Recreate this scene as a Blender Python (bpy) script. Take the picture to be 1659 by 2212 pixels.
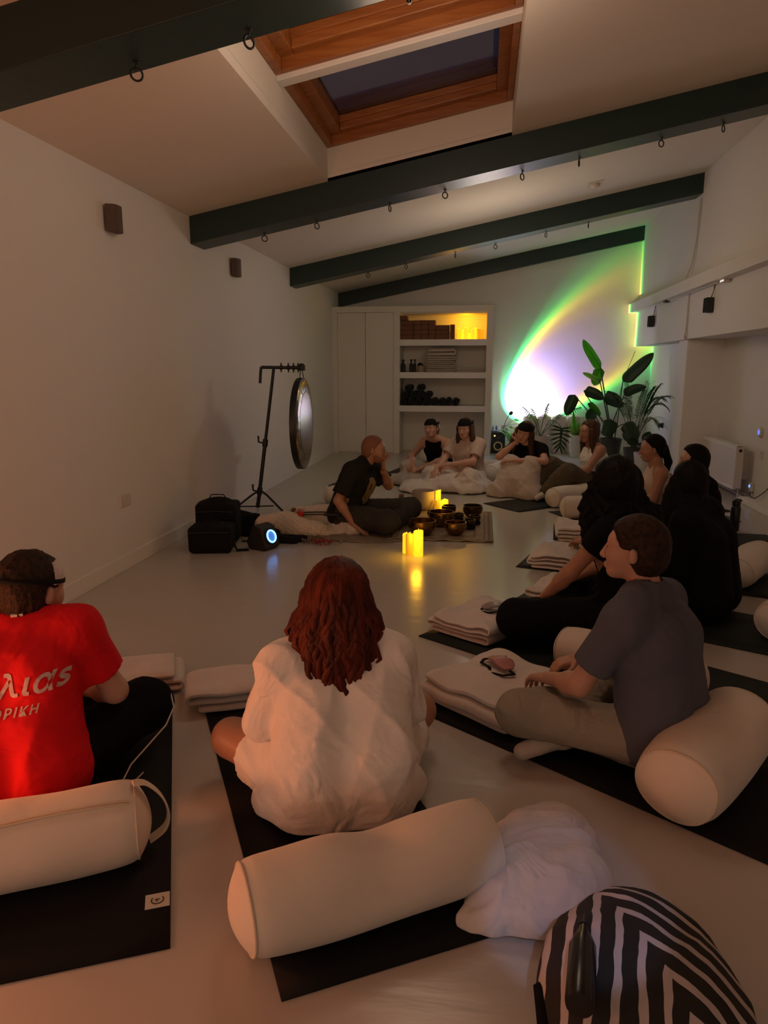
import bpy, bmesh, math, random
import numpy as np
from mathutils import Vector, Matrix, Euler
from mathutils.bvhtree import BVHTree

for o in list(bpy.data.objects):
    bpy.data.objects.remove(o)
SC = bpy.context.scene
COL = SC.collection
PI = math.pi
RAD = math.radians
random.seed(7)

# ------------------------------------------------------------------ camera
CAM_H = 1.42
FPX = 1534.0
pitch = math.atan(310 / FPX)
yaw = math.atan(215.5 / FPX * math.cos(pitch))
cam_d = bpy.data.cameras.new('camera')
cam_d.sensor_fit = 'HORIZONTAL'
cam_d.sensor_width = 36.0
cam_d.lens = FPX / 1659 * 36.0
cam_d.clip_start = 0.05
cam = bpy.data.objects.new('camera', cam_d)
cam.location = (0, 0, CAM_H)
cam.rotation_euler = (PI / 2 - pitch, 0, yaw)
COL.objects.link(cam)
SC.camera = cam

# ------------------------------------------------------------------ exposure, world
SC.view_settings.view_transform = 'Standard'
SC.view_settings.look = 'None'
SC.view_settings.gamma = 1.0
SC.view_settings.use_curve_mapping = False
SC.view_settings.exposure = 0.0
W = bpy.data.worlds.new('dusk_sky')
SC.world = W
W.use_nodes = True
bg = W.node_tree.nodes['Background']
bg.inputs[0].default_value = (0.012, 0.022, 0.045, 1)      # dusk sky beyond the skylight
bg.inputs[1].default_value = 1.0

# ------------------------------------------------------------------ lights
def light(name, kind, loc, energy, color, **kw):
    l = bpy.data.lights.new(name, kind)
    l.energy = energy
    l.color = color
    for k, v in kw.items():
        setattr(l, k, v)
    o = bpy.data.objects.new(name, l)
    o.location = loc
    COL.objects.link(o)
    return o

def aim(o, target):
    d = Vector(target) - o.location
    o.rotation_euler = d.to_track_quat('-Z', 'Y').to_euler()

# dim warm area fill, added behind the camera to raise the general light
L1 = light('rear_fill_light', 'AREA', (-0.6, -7.3, 1.7), 47.0, (1.0, 0.78, 0.62), shape='RECTANGLE', size=3.2, size_y=2.0)
aim(L1, (0.0, 6.0, 2.1))
# unseen fill light added beside the nearest beam, standing in for ambient light
L2 = light('overhead_fill_light', 'POINT', (-0.25, 3.60, 2.80), 25.0, (1.0, 0.70, 0.50), shadow_soft_size=0.35)
# second bodiless fill, added in front of the third beam to brighten the back
L6 = light('far_fill_light', 'POINT', (0.2, 8.2, 2.25), 20.0, (1.0, 0.78, 0.56), shadow_soft_size=0.25)
# two orange salt lamps left of and behind the camera
L3 = light('salt_lamp_light', 'POINT', (-1.98, 1.42, 0.36), 26.0, (1.0, 0.27, 0.09), shadow_soft_size=0.10)
L7 = light('rear_salt_lamp_light', 'POINT', (-2.2, 0.15, 0.75), 19.0, (1.0, 0.40, 0.22), shadow_soft_size=0.10)
# cold light of a phone screen behind the camera's right, shining on the blanket heap
L4 = light('phone_light', 'SPOT', (0.28, 0.70, 1.0), 9.0, (0.50, 0.60, 1.0), spot_size=RAD(22), spot_blend=0.35, shadow_soft_size=0.02)
aim(L4, (0.26, 1.60, 0.1))

# sunset projector: a narrow lamp whose lens colours the beam from lavender to yellow and green at its rim
PROJ = Vector((0.495, 12.30, 0.697))
az, el = 0.998, 0.4523
PDIR = Vector((math.cos(el) * math.cos(az), math.cos(el) * math.sin(az), math.sin(el)))
PHALF = RAD(45.8)
L5 = light('sunset_lamp_light', 'SPOT', PROJ, 950.0, (1, 1, 1), spot_size=2 * PHALF * 1.30, spot_blend=0.0, shadow_soft_size=0.008)
L5.rotation_euler = PDIR.to_track_quat('-Z', 'Y').to_euler()
ld = L5.data
ld.use_nodes = True
nt = ld.node_tree
em = nt.nodes['Emission']
tc = nt.nodes.new('ShaderNodeTexCoord')
sx = nt.nodes.new('ShaderNodeSeparateXYZ')
nt.links.new(tc.outputs['Normal'], sx.inputs[0])
ab = nt.nodes.new('ShaderNodeMath'); ab.operation = 'ABSOLUTE'
nt.links.new(sx.outputs['Z'], ab.inputs[0])
ac = nt.nodes.new('ShaderNodeMath'); ac.operation = 'ARCCOSINE'
nt.links.new(ab.outputs[0], ac.inputs[0])
dv = nt.nodes.new('ShaderNodeMath'); dv.operation = 'DIVIDE'
nt.links.new(ac.outputs[0], dv.inputs[0]); dv.inputs[1].default_value = PHALF * 1.25
rp = nt.nodes.new('ShaderNodeValToRGB')
nt.links.new(dv.outputs[0], rp.inputs[0])
cr = rp.color_ramp
STOPS = [(0.0, (.12, .10, .24)), (.40, (.13, .105, .25)), (.65, (.15, .11, .25)), (.715, (.22, .145, .21)), (.748, (.44, .29, .12)),
         (.769, (.85, .72, .12)), (.789, (.18, .90, .12)), (.808, (.015, .36, .10)), (.85, (.003, .055, .022)), (1.0, (.0003, .004, .002))]
while len(cr.elements) < len(STOPS):
    cr.elements.new(0.5)
for e_, (p_, c_) in zip(cr.elements, STOPS):
    e_.position = p_
    e_.color = (*c_, 1)
nt.links.new(rp.outputs[0], em.inputs[0])

# ------------------------------------------------------------------ materials
MATS = {}
def mat(name, color, rough=0.6, metal=0.0, bump=None, var=None, emit=None, spec=0.5, trans=0.0, sheen=0.0, coat=0.0, stretch=None, wrinkle=None):
    if name in MATS:
        return MATS[name]
    m = bpy.data.materials.new(name)
    m.use_nodes = True
    n = m.node_tree
    b = n.nodes['Principled BSDF']
    b.inputs['Base Color'].default_value = (*color, 1)
    b.inputs['Roughness'].default_value = rough
    b.inputs['Metallic'].default_value = metal
    b.inputs['Specular IOR Level'].default_value = spec
    b.inputs['Transmission Weight'].default_value = trans
    b.inputs['Sheen Weight'].default_value = sheen
    b.inputs['Coat Weight'].default_value = coat
    if emit:
        b.inputs['Emission Color'].default_value = (*emit[0], 1)
        b.inputs['Emission Strength'].default_value = emit[1]
    if bump or var or wrinkle:
        t = n.nodes.new('ShaderNodeTexCoord')
        mp = n.nodes.new('ShaderNodeMapping')
        if stretch:
            mp.inputs['Scale'].default_value = stretch
        n.links.new(t.outputs['Object'], mp.inputs[0])
    if bump:
        ns = n.nodes.new('ShaderNodeTexNoise')
        ns.inputs['Scale'].default_value = bump[0]
        ns.inputs['Detail'].default_value = 4
        n.links.new(mp.outputs[0], ns.inputs['Vector'])
        bp = n.nodes.new('ShaderNodeBump')
        bp.inputs['Strength'].default_value = bump[1]
        bp.inputs['Distance'].default_value = bump[2] if len(bump) > 2 else 0.01
        n.links.new(ns.outputs['Fac'], bp.inputs['Height'])
        n.links.new(bp.outputs[0], b.inputs['Normal'])
    if wrinkle:
        nw = n.nodes.new('ShaderNodeTexNoise')
        nw.inputs['Scale'].default_value = wrinkle[0]
        nw.inputs['Detail'].default_value = 2
        nw.inputs['Distortion'].default_value = 1.6
        n.links.new(mp.outputs[0], nw.inputs['Vector'])
        bw = n.nodes.new('ShaderNodeBump')
        bw.inputs['Strength'].default_value = wrinkle[2] if len(wrinkle) > 2 else .8
        bw.inputs['Distance'].default_value = wrinkle[1]
        n.links.new(nw.outputs['Fac'], bw.inputs['Height'])
        if bump: n.links.new(bw.outputs[0], bp.inputs['Normal'])
        else: n.links.new(bw.outputs[0], b.inputs['Normal'])
    if var:
        nv = n.nodes.new('ShaderNodeTexNoise')
        nv.inputs['Scale'].default_value = var[0]
        nv.inputs['Detail'].default_value = 5
        n.links.new(mp.outputs[0], nv.inputs['Vector'])
        r = n.nodes.new('ShaderNodeValToRGB')
        r.color_ramp.elements[0].position = 0.35
        r.color_ramp.elements[1].position = 0.65
        c2 = var[1]
        r.color_ramp.elements[0].color = (*color, 1)
        r.color_ramp.elements[1].color = (*c2, 1)
        n.links.new(nv.outputs['Fac'], r.inputs[0])
        n.links.new(r.outputs[0], b.inputs['Base Color'])
    MATS[name] = m
    return m

WALL = mat('white_wall_paint', (.74, .715, .67), .75, bump=(9, .12, .01))
CEIL = mat('ceiling_paint', (.72, .67, .59), .8, bump=(6, .1, .01))
FLOOR = mat('white_floor_paint', (.48, .45, .41), .24, bump=(5, .16, .012), spec=.45, stretch=(.5, 2.2, 1))
GREEN = mat('dark_green_beam_paint', (.008, .028, .025), .42, bump=(14, .1, .01))
WOOD = mat('orange_pine', (.27, .085, .018), .4, bump=(30, .15), var=(7, (.38, .14, .034)), stretch=(.3, 4, 4))
IVORY = mat('ivory_cabinet_paint', (.72, .69, .60), .55)
SHELFW = mat('white_shelf_paint', (.76, .74, .70), .5)
BLACKM = mat('black_metal', (.010, .010, .011), .45)
BLACKP = mat('black_plastic', (.012, .012, .013), .55)
BLACKF = mat('black_fabric', (.007, .007, .008), .9, spec=.2, bump=(60, .3, .004))
GREYM = mat('brushed_steel', (.35, .33, .31), .35, metal=1)
MATB = mat('black_rubber_mat', (.006, .006, .0065), .7, bump=(220, .2, .002), spec=.2)
MATG = mat('dark_green_rubber_mat', (.010, .015, .014), .6, bump=(220, .2, .002), spec=.25)
CREAM = mat('cream_bolster_cotton', (.68, .62, .54), .9, bump=(240, .12, .002), sheen=.2, wrinkle=(3.5, .012, .5))
PIPE = mat('cream_piping', (.62, .53, .42), .9)
BLANK = mat('pale_blanket_wool', (.66, .59, .55), .95, bump=(120, .25, .003), sheen=.3, wrinkle=(7, .018, .6))
BLANK2 = mat('taupe_blanket_wool', (.50, .42, .36), .95, bump=(120, .25, .003), sheen=.3)
BROWNB = mat('brown_sconce_paint', (.085, .050, .036), .6)
CORK = mat('cork_brick', (.22, .095, .052), .85, bump=(90, .3, .003), var=(60, (.16, .065, .035)))
PLATE = mat('white_plastic', (.62, .57, .50), .4)
BRASS = mat('aged_bronze', (.42, .25, .07), .27, metal=1, bump=(40, .15, .004), var=(6, (.24, .13, .04)))
BRASSD = mat('dark_bronze', (.11, .065, .03), .34, metal=1, bump=(40, .15, .004))
QUARTZ = mat('frosted_quartz', (.66, .56, .48), .55, trans=.25)
WAX = mat('glowing_wax', (.85, .55, .06), .5, emit=((1.0, .52, .012), 1.25))
WAXD = mat('dim_wax', (.75, .45, .08), .5, emit=((1.0, .42, .01), .42))
SKIN = mat('skin', (.50, .27, .19), .5, bump=(80, .06, .003))
SKIN2 = mat('tan_skin', (.40, .20, .125), .5, bump=(80, .06, .003))
SKIN3 = mat('pale_skin', (.56, .33, .25), .5, bump=(80, .06, .003))
HAIRD = mat('dark_hair', (.0045, .0035, .003), .6, spec=.12, bump=(40, .6, .01), stretch=(1, 1, .12))
HAIRB = mat('brown_hair', (.045, .022, .012), .55, spec=.2, bump=(40, .6, .01), var=(25, (.10, .05, .025)), stretch=(1, 1, .1))
HAIRS = mat('short_dark_brown_hair', (.016, .008, .005), .6, spec=.15, bump=(130, .8, .006), var=(60, (.045, .022, .012)))
HAIRR = mat('auburn_hair', (.135, .022, .008), .5, spec=.15, bump=(40, .6, .01), var=(22, (.045, .008, .004)), stretch=(1, 1, .15))
HAIRG = mat('ginger_buzz_hair', (.22, .09, .045), .7, bump=(150, .8, .004))
EYE = mat('dark_eye', (.05, .03, .022), .4)
LIP = mat('lip', (.26, .09, .075), .5)
LEAFG = mat('leaf_green', (.08, .24, .03), .4, bump=(30, .15), var=(4, (.04, .12, .02)))
LEAFD = mat('dark_leaf_green', (.022, .060, .022), .42, bump=(30, .15))
LEAFP = mat('pale_leaf_green', (.16, .26, .07), .45)
def translucent(m, col, f):
    n = m.node_tree; b = n.nodes['Principled BSDF']; o = n.nodes['Material Output']
    t = n.nodes.new('ShaderNodeBsdfTranslucent'); t.inputs[0].default_value = (*col, 1)
    x = n.nodes.new('ShaderNodeMixShader'); x.inputs[0].default_value = f
    n.links.new(b.outputs[0], x.inputs[1]); n.links.new(t.outputs[0], x.inputs[2]); n.links.new(x.outputs[0], o.inputs[0])
translucent(LEAFG, (.22, .60, .05), .55); translucent(LEAFP, (.45, .70, .2), .5); translucent(LEAFD, (.05, .16, .04), .25)
STEM = mat('stem_green', (.05, .09, .03), .6)
SOIL = mat('potting_soil', (.02, .014, .01), .95)
POTW = mat('white_pot_glaze', (.68, .65, .60), .4)
POTD = mat('dark_pot_clay', (.05, .046, .042), .6)

# ------------------------------------------------------------------ mesh helpers
def tag(o, label=None, cat=None, group=None, kind=None):
    if label: o['label'] = label
    if cat: o['category'] = cat
    if group: o['group'] = group
    if kind: o['kind'] = kind
    return o

def thing(name, label, cat, loc=(0, 0, 0), rz=0.0, group=None):
    o = bpy.data.objects.new(name, None)
    o.empty_display_size = .05
    o.location = loc
    o.rotation_euler = (0, 0, rz)
    COL.objects.link(o)
    return tag(o, label, cat, group)

def link_mesh(name, me, m, parent=None, loc=(0, 0, 0), rot=(0, 0, 0)):
    o = bpy.data.objects.new(name, me)
    if m is not None and not me.materials:
        me.materials.append(m)
    o.location = loc
    o.rotation_euler = rot
    if parent is not None:
        o.parent = parent
    COL.objects.link(o)
    return o

def smooth_path(pts, n=5):
    P = [Vector(p) for p in pts]; out = []
    for i in range(len(P) - 1):
        p0, p1, p2, p3 = P[max(i - 1, 0)], P[i], P[i + 1], P[min(i + 2, len(P) - 1)]
        for j in range(n):
            q = j / n
            out.append(.5 * ((2 * p1) + (p2 - p0) * q + (2 * p0 - 5 * p1 + 4 * p2 - p3) * q * q + (3 * p1 - p0 - 3 * p2 + p3) * q ** 3))
    out.append(P[-1])
    return out

class MB:
    def __init__(s):
        s.v = []; s.f = []
    def add(s, vs, fs):
        o = len(s.v)
        s.v += [tuple(map(float, p)) for p in vs]
        s.f += [tuple(int(i) + o for i in f) for f in fs]
        return s
    def box(s, c, h, R=None):
        vs = []
        for x in (-1, 1):
            for y in (-1, 1):
                for z in (-1, 1):
                    p = Vector((x * h[0], y * h[1], z * h[2]))
                    if R is not None: p = R @ p
                    vs.append(p + Vector(c))
        return s.add(vs, [(0, 1, 3, 2), (4, 6, 7, 5), (0, 4, 5, 1), (2, 3, 7, 6), (0, 2, 6, 4), (1, 5, 7, 3)])
    def bx(s, a, b):
        c = [(a[i] + b[i]) / 2 for i in range(3)]; h = [abs(b[i] - a[i]) / 2 for i in range(3)]
        return s.box(c, h)
    def prism(s, poly, ax, a, b):      # poly: 2D points in the plane perpendicular to axis ax
        n = len(poly); vs = []
        for t in (a, b):
            for p in poly:
                q = list(p); q.insert(ax, t); vs.append(q)
        fs = [tuple(range(n - 1, -1, -1)), tuple(range(n, 2 * n))]
        fs += [(i, (i + 1) % n, n + (i + 1) % n, n + i) for i in range(n)]
        return s.add(vs, fs)
    def tube(s, pts, r, n=8, closed=False, flat=None):
        P = [Vector(p) for p in pts]; m = len(P)
        rr = r if isinstance(r, (list, tuple)) else [r] * m
        rings = []; up = None
        for i in range(m):
            if closed: t = P[(i + 1) % m] - P[i - 1]
            else: t = P[min(i + 1, m - 1)] - P[max(i - 1, 0)]
            if t.length < 1e-9: t = Vector((0, 0, 1))
            t.normalize()
            if up is None:
                up = Vector((0, 0, 1)) if abs(t.z) < .9 else Vector((1, 0, 0))
            a = t.cross(up)
            if a.length < 1e-6: a = t.cross(Vector((1, .3, 0)))
            a.normalize(); b = a.cross(t).normalized(); up = b
            ring = []
            for k in range(n):
                w = 2 * PI * k / n
                ring.append(P[i] + a * (math.cos(w) * rr[i]) + b * (math.sin(w) * rr[i] * (flat or 1)))
            rings.append(ring)
        vs = [p for R_ in rings for p in R_]; fs = []
        for i in range(m if closed else m - 1):
            j = (i + 1) % m
            for k in range(n):
                l = (k + 1) % n
                fs.append((i * n + k, i * n + l, j * n + l, j * n + k))
        if not closed:
            fs.append(tuple(range(n - 1, -1, -1))); fs.append(tuple((m - 1) * n + k for k in range(n)))
        return s.add(vs, fs)
    def lathe(s, prof, n=24, c=(0, 0, 0), R=None, wob=None):
        vs = []; m = len(prof)
        for i, (r, z) in enumerate(prof):
            for k in range(n):
                w = 2 * PI * k / n
                p = Vector((r * math.cos(w), r * math.sin(w), z + (wob(w, i) if wob else 0)))
                if R is not None: p = R @ p
                vs.append(p + Vector(c))
        fs = []
        for i in range(m - 1):
            for k in range(n):
                l = (k + 1) % n
                fs.append((i * n + k, i * n + l, (i + 1) * n + l, (i + 1) * n + k))
        fs.append(tuple(range(n - 1, -1, -1))); fs.append(tuple((m - 1) * n + k for k in range(n)))
        return s.add(vs, fs)
    def torus(s, c, R0, r, n=24, k=8, R=None, sc=(1, 1)):
        pts = []
        for i in range(n):
            w = 2 * PI * i / n
            p = Vector((R0 * math.cos(w) * sc[0], R0 * math.sin(w) * sc[1], 0))
            if R is not None: p = R @ p
            pts.append(p + Vector(c))
        return s.tube(pts, r, k, closed=True)
    def grid(s, fn, nu, nv):
        vs = [fn(i / (nu - 1), j / (nv - 1)) for i in range(nu) for j in range(nv)]
        fs = [(i * nv + j, (i + 1) * nv + j, (i + 1) * nv + j + 1, i * nv + j + 1) for i in range(nu - 1) for j in range(nv - 1)]
        return s.add(vs, fs)
    def mesh(s, name, smooth=True):
        me = bpy.data.meshes.new(name)
        me.from_pydata(s.v, [], s.f)
        bm_ = bmesh.new(); bm_.from_mesh(me)
        bmesh.ops.recalc_face_normals(bm_, faces=bm_.faces)
        bm_.to_mesh(me); bm_.free()
        if smooth:
            me.polygons.foreach_set('use_smooth', [True] * len(me.polygons))
            try: me.set_sharp_from_angle(angle=RAD(62))
            except Exception: pass
        me.update()
        return me
    def build(s, name, m, parent=None, smooth=True, bevel=0, loc=(0, 0, 0), rot=(0, 0, 0), solid=0):
        o = link_mesh(name, s.mesh(name, smooth), m, parent, loc, rot)
        if solid:
            md = o.modifiers.new('solid', 'SOLIDIFY'); md.thickness = solid; md.offset = 0
        if bevel:
            md = o.modifiers.new('bevel', 'BEVEL'); md.width = bevel; md.segments = 2; md.limit_method = 'ANGLE'
        return o

def rotmat(rx=0, ry=0, rz=0):
    return Euler((rx, ry, rz)).to_matrix()

# ------------------------------------------------------------------ distance-field surfaces (for bodies and cloth)
def ncap(a, b, ra, rb=None):
    return ('c', np.array(a, float), np.array(b, float), ra, ra if rb is None else rb)
def nell(c, r, R=None):
    return ('e', np.array(c, float), np.array(r, float), None if R is None else np.array(R, float))
def nbox(c, h, r, R=None):
    return ('b', np.array(c, float), np.array(h, float), r, None if R is None else np.array(R, float))

def _bounds(p):
    if p[0] == 'c':
        m = max(p[3], p[4]); return np.minimum(p[1], p[2]) - m, np.maximum(p[1], p[2]) + m
    if p[0] == 'e':
        m = p[2].max() if p[3] is not None else p[2]; return p[1] - m, p[1] + m
    m = np.linalg.norm(p[2]) + p[3]; return p[1] - m, p[1] + m

def _dist(p, X, Y, Z):
    if p[0] == 'c':
        a, b, ra, rb = p[1:]
        ba = b - a; L = max((ba * ba).sum(), 1e-9)
        t = np.clip(((X - a[0]) * ba[0] + (Y - a[1]) * ba[1] + (Z - a[2]) * ba[2]) / L, 0, 1)
        return np.sqrt((X - a[0] - t * ba[0]) ** 2 + (Y - a[1] - t * ba[1]) ** 2 + (Z - a[2] - t * ba[2]) ** 2) - (ra + (rb - ra) * t)
    c = p[1]; x, y, z = X - c[0], Y - c[1], Z - c[2]
    R = p[-1]
    if R is not None:
        x, y, z = (R[0, 0] * x + R[1, 0] * y + R[2, 0] * z, R[0, 1] * x + R[1, 1] * y + R[2, 1] * z, R[0, 2] * x + R[1, 2] * y + R[2, 2] * z)
    if p[0] == 'e':
        r = p[2]
        k0 = np.sqrt((x / r[0]) ** 2 + (y / r[1]) ** 2 + (z / r[2]) ** 2)
        k1 = np.sqrt((x / r[0] ** 2) ** 2 + (y / r[1] ** 2) ** 2 + (z / r[2] ** 2) ** 2) + 1e-9
        return k0 * (k0 - 1) / k1
    h = p[2]
    qx, qy, qz = np.abs(x) - h[0], np.abs(y) - h[1], np.abs(z) - h[2]
    return np.sqrt(np.maximum(qx, 0) ** 2 + np.maximum(qy, 0) ** 2 + np.maximum(qz, 0) ** 2) + np.minimum(np.maximum(qx, np.maximum(qy, qz)), 0) - p[3]

CORN = np.array([(i, j, k) for i in (0, 1) for j in (0, 1) for k in (0, 1)])
def sdf_mesh(prims, h, k=.03, sub=(), cuts=(), disp=None, smooth=1, post=0):
    """union of soft primitives -> vertices, quads; sub: primitives removed; cuts: (normal, point) half spaces removed on the normal side"""
    lo = np.min([_bounds(p)[0] for p in prims], 0) - 2.5 * h - k * .5
    hi = np.max([_bounds(p)[1] for p in prims], 0) + 2.5 * h + k * .5
    n = np.ceil((hi - lo) / h).astype(int) + 1
    ax = [(lo[i] + h * np.arange(n[i])).astype(np.float32) for i in range(3)]
    D = np.full(n, 1.0, np.float32)
    def region(p, m):
        a, b = _bounds(p)
        i0 = np.clip(np.floor((a - m - lo) / h).astype(int), 0, n); i1 = np.clip(np.ceil((b + m - lo) / h).astype(int) + 1, 0, n)
        sl = tuple(slice(i0[i], i1[i]) for i in range(3))
        return sl, ax[0][sl[0]][:, None, None], ax[1][sl[1]][None, :, None], ax[2][sl[2]][None, None, :]
    for p in prims:
        sl, X, Y, Z = region(p, k + 3 * h)
        if min(s.stop - s.start for s in sl) <= 0: continue
        d = _dist(p, X, Y, Z).astype(np.float32); E = D[sl]
        t = np.clip(.5 + .5 * (E - d) / k, 0, 1)
        D[sl] = E + (d - E) * t - k * t * (1 - t)
    for p in sub:
        sl, X, Y, Z = region(p, 3 * h)
        if min(s.stop - s.start for s in sl) <= 0: continue
        D[sl] = np.maximum(D[sl], -_dist(p, X, Y, Z).astype(np.float32))
    for nn, c in cuts:
        nn = np.array(nn, float); nn /= np.linalg.norm(nn)
        D = np.maximum(D, ((ax[0][:, None, None] - c[0]) * nn[0] + (ax[1][None, :, None] - c[1]) * nn[1] + (ax[2][None, None, :] - c[2]) * nn[2]).astype(np.float32))
    D[0] = D[-1] = 1; D[:, 0] = D[:, -1] = 1; D[:, :, 0] = D[:, :, -1] = 1
    S = D < 0
    cnt = np.zeros(n - 1, np.uint8)
    for c in CORN:
        cnt += S[c[0]:n[0] - 1 + c[0], c[1]:n[1] - 1 + c[1], c[2]:n[2] - 1 + c[2]]
    act = (cnt > 0) & (cnt < 8)
    I = np.argwhere(act)
    idx = np.full(n - 1, -1, np.int64); idx[act] = np.arange(len(I))
    P = np.zeros((len(I), 3)); Wt = np.zeros(len(I))
    vals = {tuple(c): D[I[:, 0] + c[0], I[:, 1] + c[1], I[:, 2] + c[2]] for c in CORN}
    for c in CORN:
        for a_ in range(3):
            if c[a_] == 0:
                e = c.copy(); e[a_] = 1
                da, db = vals[tuple(c)], vals[tuple(e)]
                m = (da < 0) != (db < 0)
                t = np.where(m, da / np.where(m, da - db, 1), 0)
                q = np.repeat(c[None].astype(float), len(I), 0); q[:, a_] += t
                P += q * m[:, None]; Wt += m
    V = lo + h * (I + P / Wt[:, None])
    Q = []
    for a_ in range(3):
        b_, c_ = (a_ + 1) % 3, (a_ + 2) % 3
        s0 = [slice(1, n[i] - 1) for i in range(3)]; s1 = list(s0)
        s0[a_] = slice(0, n[a_] - 1); s1[a_] = slice(1, n[a_])
        A, B = S[tuple(s0)], S[tuple(s1)]
        E = np.argwhere(A != B); fl = A[A != B]
        off = np.array([1, 1, 1]); off[a_] = 0
        E = E + off
        def cell(db, dc):
            e = E.copy(); e[:, b_] -= db; e[:, c_] -= dc
            return idx[e[:, 0], e[:, 1], e[:, 2]]
        q = np.stack([cell(1, 1), cell(0, 1), cell(0, 0), cell(1, 0)], 1)
        q[~fl] = q[~fl][:, ::-1]
        Q.append(q)
    Q = np.concatenate(Q)
    def relax(V):
        acc = np.zeros_like(V); w = np.zeros(len(V))
        for a_ in range(4):
            i, j = Q[:, a_], Q[:, (a_ + 1) % 4]
            for x in range(3):
                acc[:, x] += np.bincount(i, V[j, x], len(V)) + np.bincount(j, V[i, x], len(V))
            w += np.bincount(i, minlength=len(V)) + np.bincount(j, minlength=len(V))
        return V * .4 + .6 * acc / np.maximum(w, 1)[:, None]
    for _ in range(smooth): V = relax(V)
    if disp is not None:
        N = normals(V, Q)
        V = V + N * disp(V, N)[:, None]
        for _ in range(post): V = relax(V)
    return V, Q

def normals(V, Q):
    fn = np.cross(V[Q[:, 2]] - V[Q[:, 0]], V[Q[:, 3]] - V[Q[:, 1]])
    N = np.zeros_like(V)
    for a_ in range(4):
        for x in range(3):
            N[:, x] += np.bincount(Q[:, a_], fn[:, x], len(V))
    return N / (np.linalg.norm(N, axis=1)[:, None] + 1e-12)

def np_mesh(name, parts):
    V = np.concatenate([p[0] for p in parts]); o = 0; Qs = []
    for v, q in parts:
        Qs.append(q + o); o += len(v)
    Q = np.concatenate(Qs)
    me = bpy.data.meshes.new(name)
    me.vertices.add(len(V)); me.vertices.foreach_set('co', V.astype(np.float32).ravel())
    me.loops.add(Q.size); me.loops.foreach_set('vertex_index', Q.astype(np.int32).ravel())
    me.polygons.add(len(Q)); me.polygons.foreach_set('loop_start', np.arange(0, Q.size, 4, dtype=np.int32))
    me.polygons.foreach_set('use_smooth', np.ones(len(Q), bool))
    me.update(calc_edges=True)
    me.validate()
    return me

def folds(seed, amp, freq, warp=.6, dirs=5, aniso=(1, 1, 1)):
    r = np.random.default_rng(seed)
    K = r.normal(size=(dirs, 3)); K /= np.linalg.norm(K, axis=1)[:, None]
    K = K * np.array(aniso); F = freq * r.uniform(.6, 1.7, dirs); ph = r.uniform(0, 6.28, dirs)
    W2 = r.normal(size=(3, 3)) * freq * .5
    def f(V, N):
        w = np.sin(V @ W2.T + ph[:3]) * warp
        s = np.zeros(len(V))
        for i in range(dirs):
            s += (1 - np.abs(np.sin((V @ K[i]) * F[i] + ph[i] + w[:, i % 3] * 1.5))) ** 2.6
        return (s / dirs - .25) * amp
    return f

# ------------------------------------------------------------------ people
def lerp(a, b, t):
    return np.array(a, float) * (1 - t) + np.array(b, float) * t

BASE = dict(pelvis=(0, 0, .12), chest=(0, .05, .41), neck=(0, .08, .56), head=(0, .11, .71),
            shR=(.17, .06, .52), shL=(-.17, .06, .52), elR=(.24, .14, .29), elL=(-.24, .14, .29), wrR=(.15, .34, .22), wrL=(-.15, .34, .22),
            hipR=(.09, .01, .11), hipL=(-.09, .01, .11), knR=(.33, .32, .14), knL=(-.33, .32, .14),
            anR=(-.06, .36, .06), anL=(.08, .28, .055), toR=(-.2, .34, .05), toL=(.22, .27, .045))

def torso_prims(J, g, w=1.0, belly=0.0, tank=False):
    P = {k: np.array(v, float) for k, v in J.items()}
    out = []
    ax = P['shR'] - P['shL']; ax = ax / np.linalg.norm(ax)
    px = P['hipR'] - P['hipL']; px = px / np.linalg.norm(px)
    waist = lerp(P['pelvis'], P['chest'], .5) + np.array([0, -.005 + belly * .5, 0])
    for s in (-1, 1):
        a = P['pelvis'] + px * s * .075 * w; b = waist + (ax + px) * .5 * s * .055 * w; c = P['chest'] + ax * s * .07 * w
        sh = lerp(P['neck'], P['shR'] if s > 0 else P['shL'], .42 if tank else .72)
        out += [ncap(a, b, .112 * w + g, .098 * w + g + belly), ncap(b, c, .098 * w + g + belly, .105 * w + g), ncap(c, sh + np.array([0, 0, -.04]), .105 * w + g, .062 * w + g)]
        if tank: out += [ncap(lerp(P['neck'], P['shR'] if s > 0 else P['shL'], .50), c, .040 + g, .07 + g)]
        else: out += [ncap(lerp(P['neck'], P['head'], .12), P['shR'] if s > 0 else P['shL'], .05 + g, .055 * w + g)]
    return out

def leg_prims(J, g, f=1.0, lower=True):
    P = {k: np.array(v, float) for k, v in J.items()}; out = []
    for s in 'RL':
        out += [ncap(P['hip' + s], P['kn' + s], .092 * f + g, .066 * f + g)]
        if lower: out += [ncap(P['kn' + s], lerp(P['kn' + s], P['an' + s], .35), .062 * f + g, .06 * f + g), ncap(lerp(P['kn' + s], P['an' + s], .35), P['an' + s], .06 * f + g, .04 * f + g)]
    return out

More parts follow.
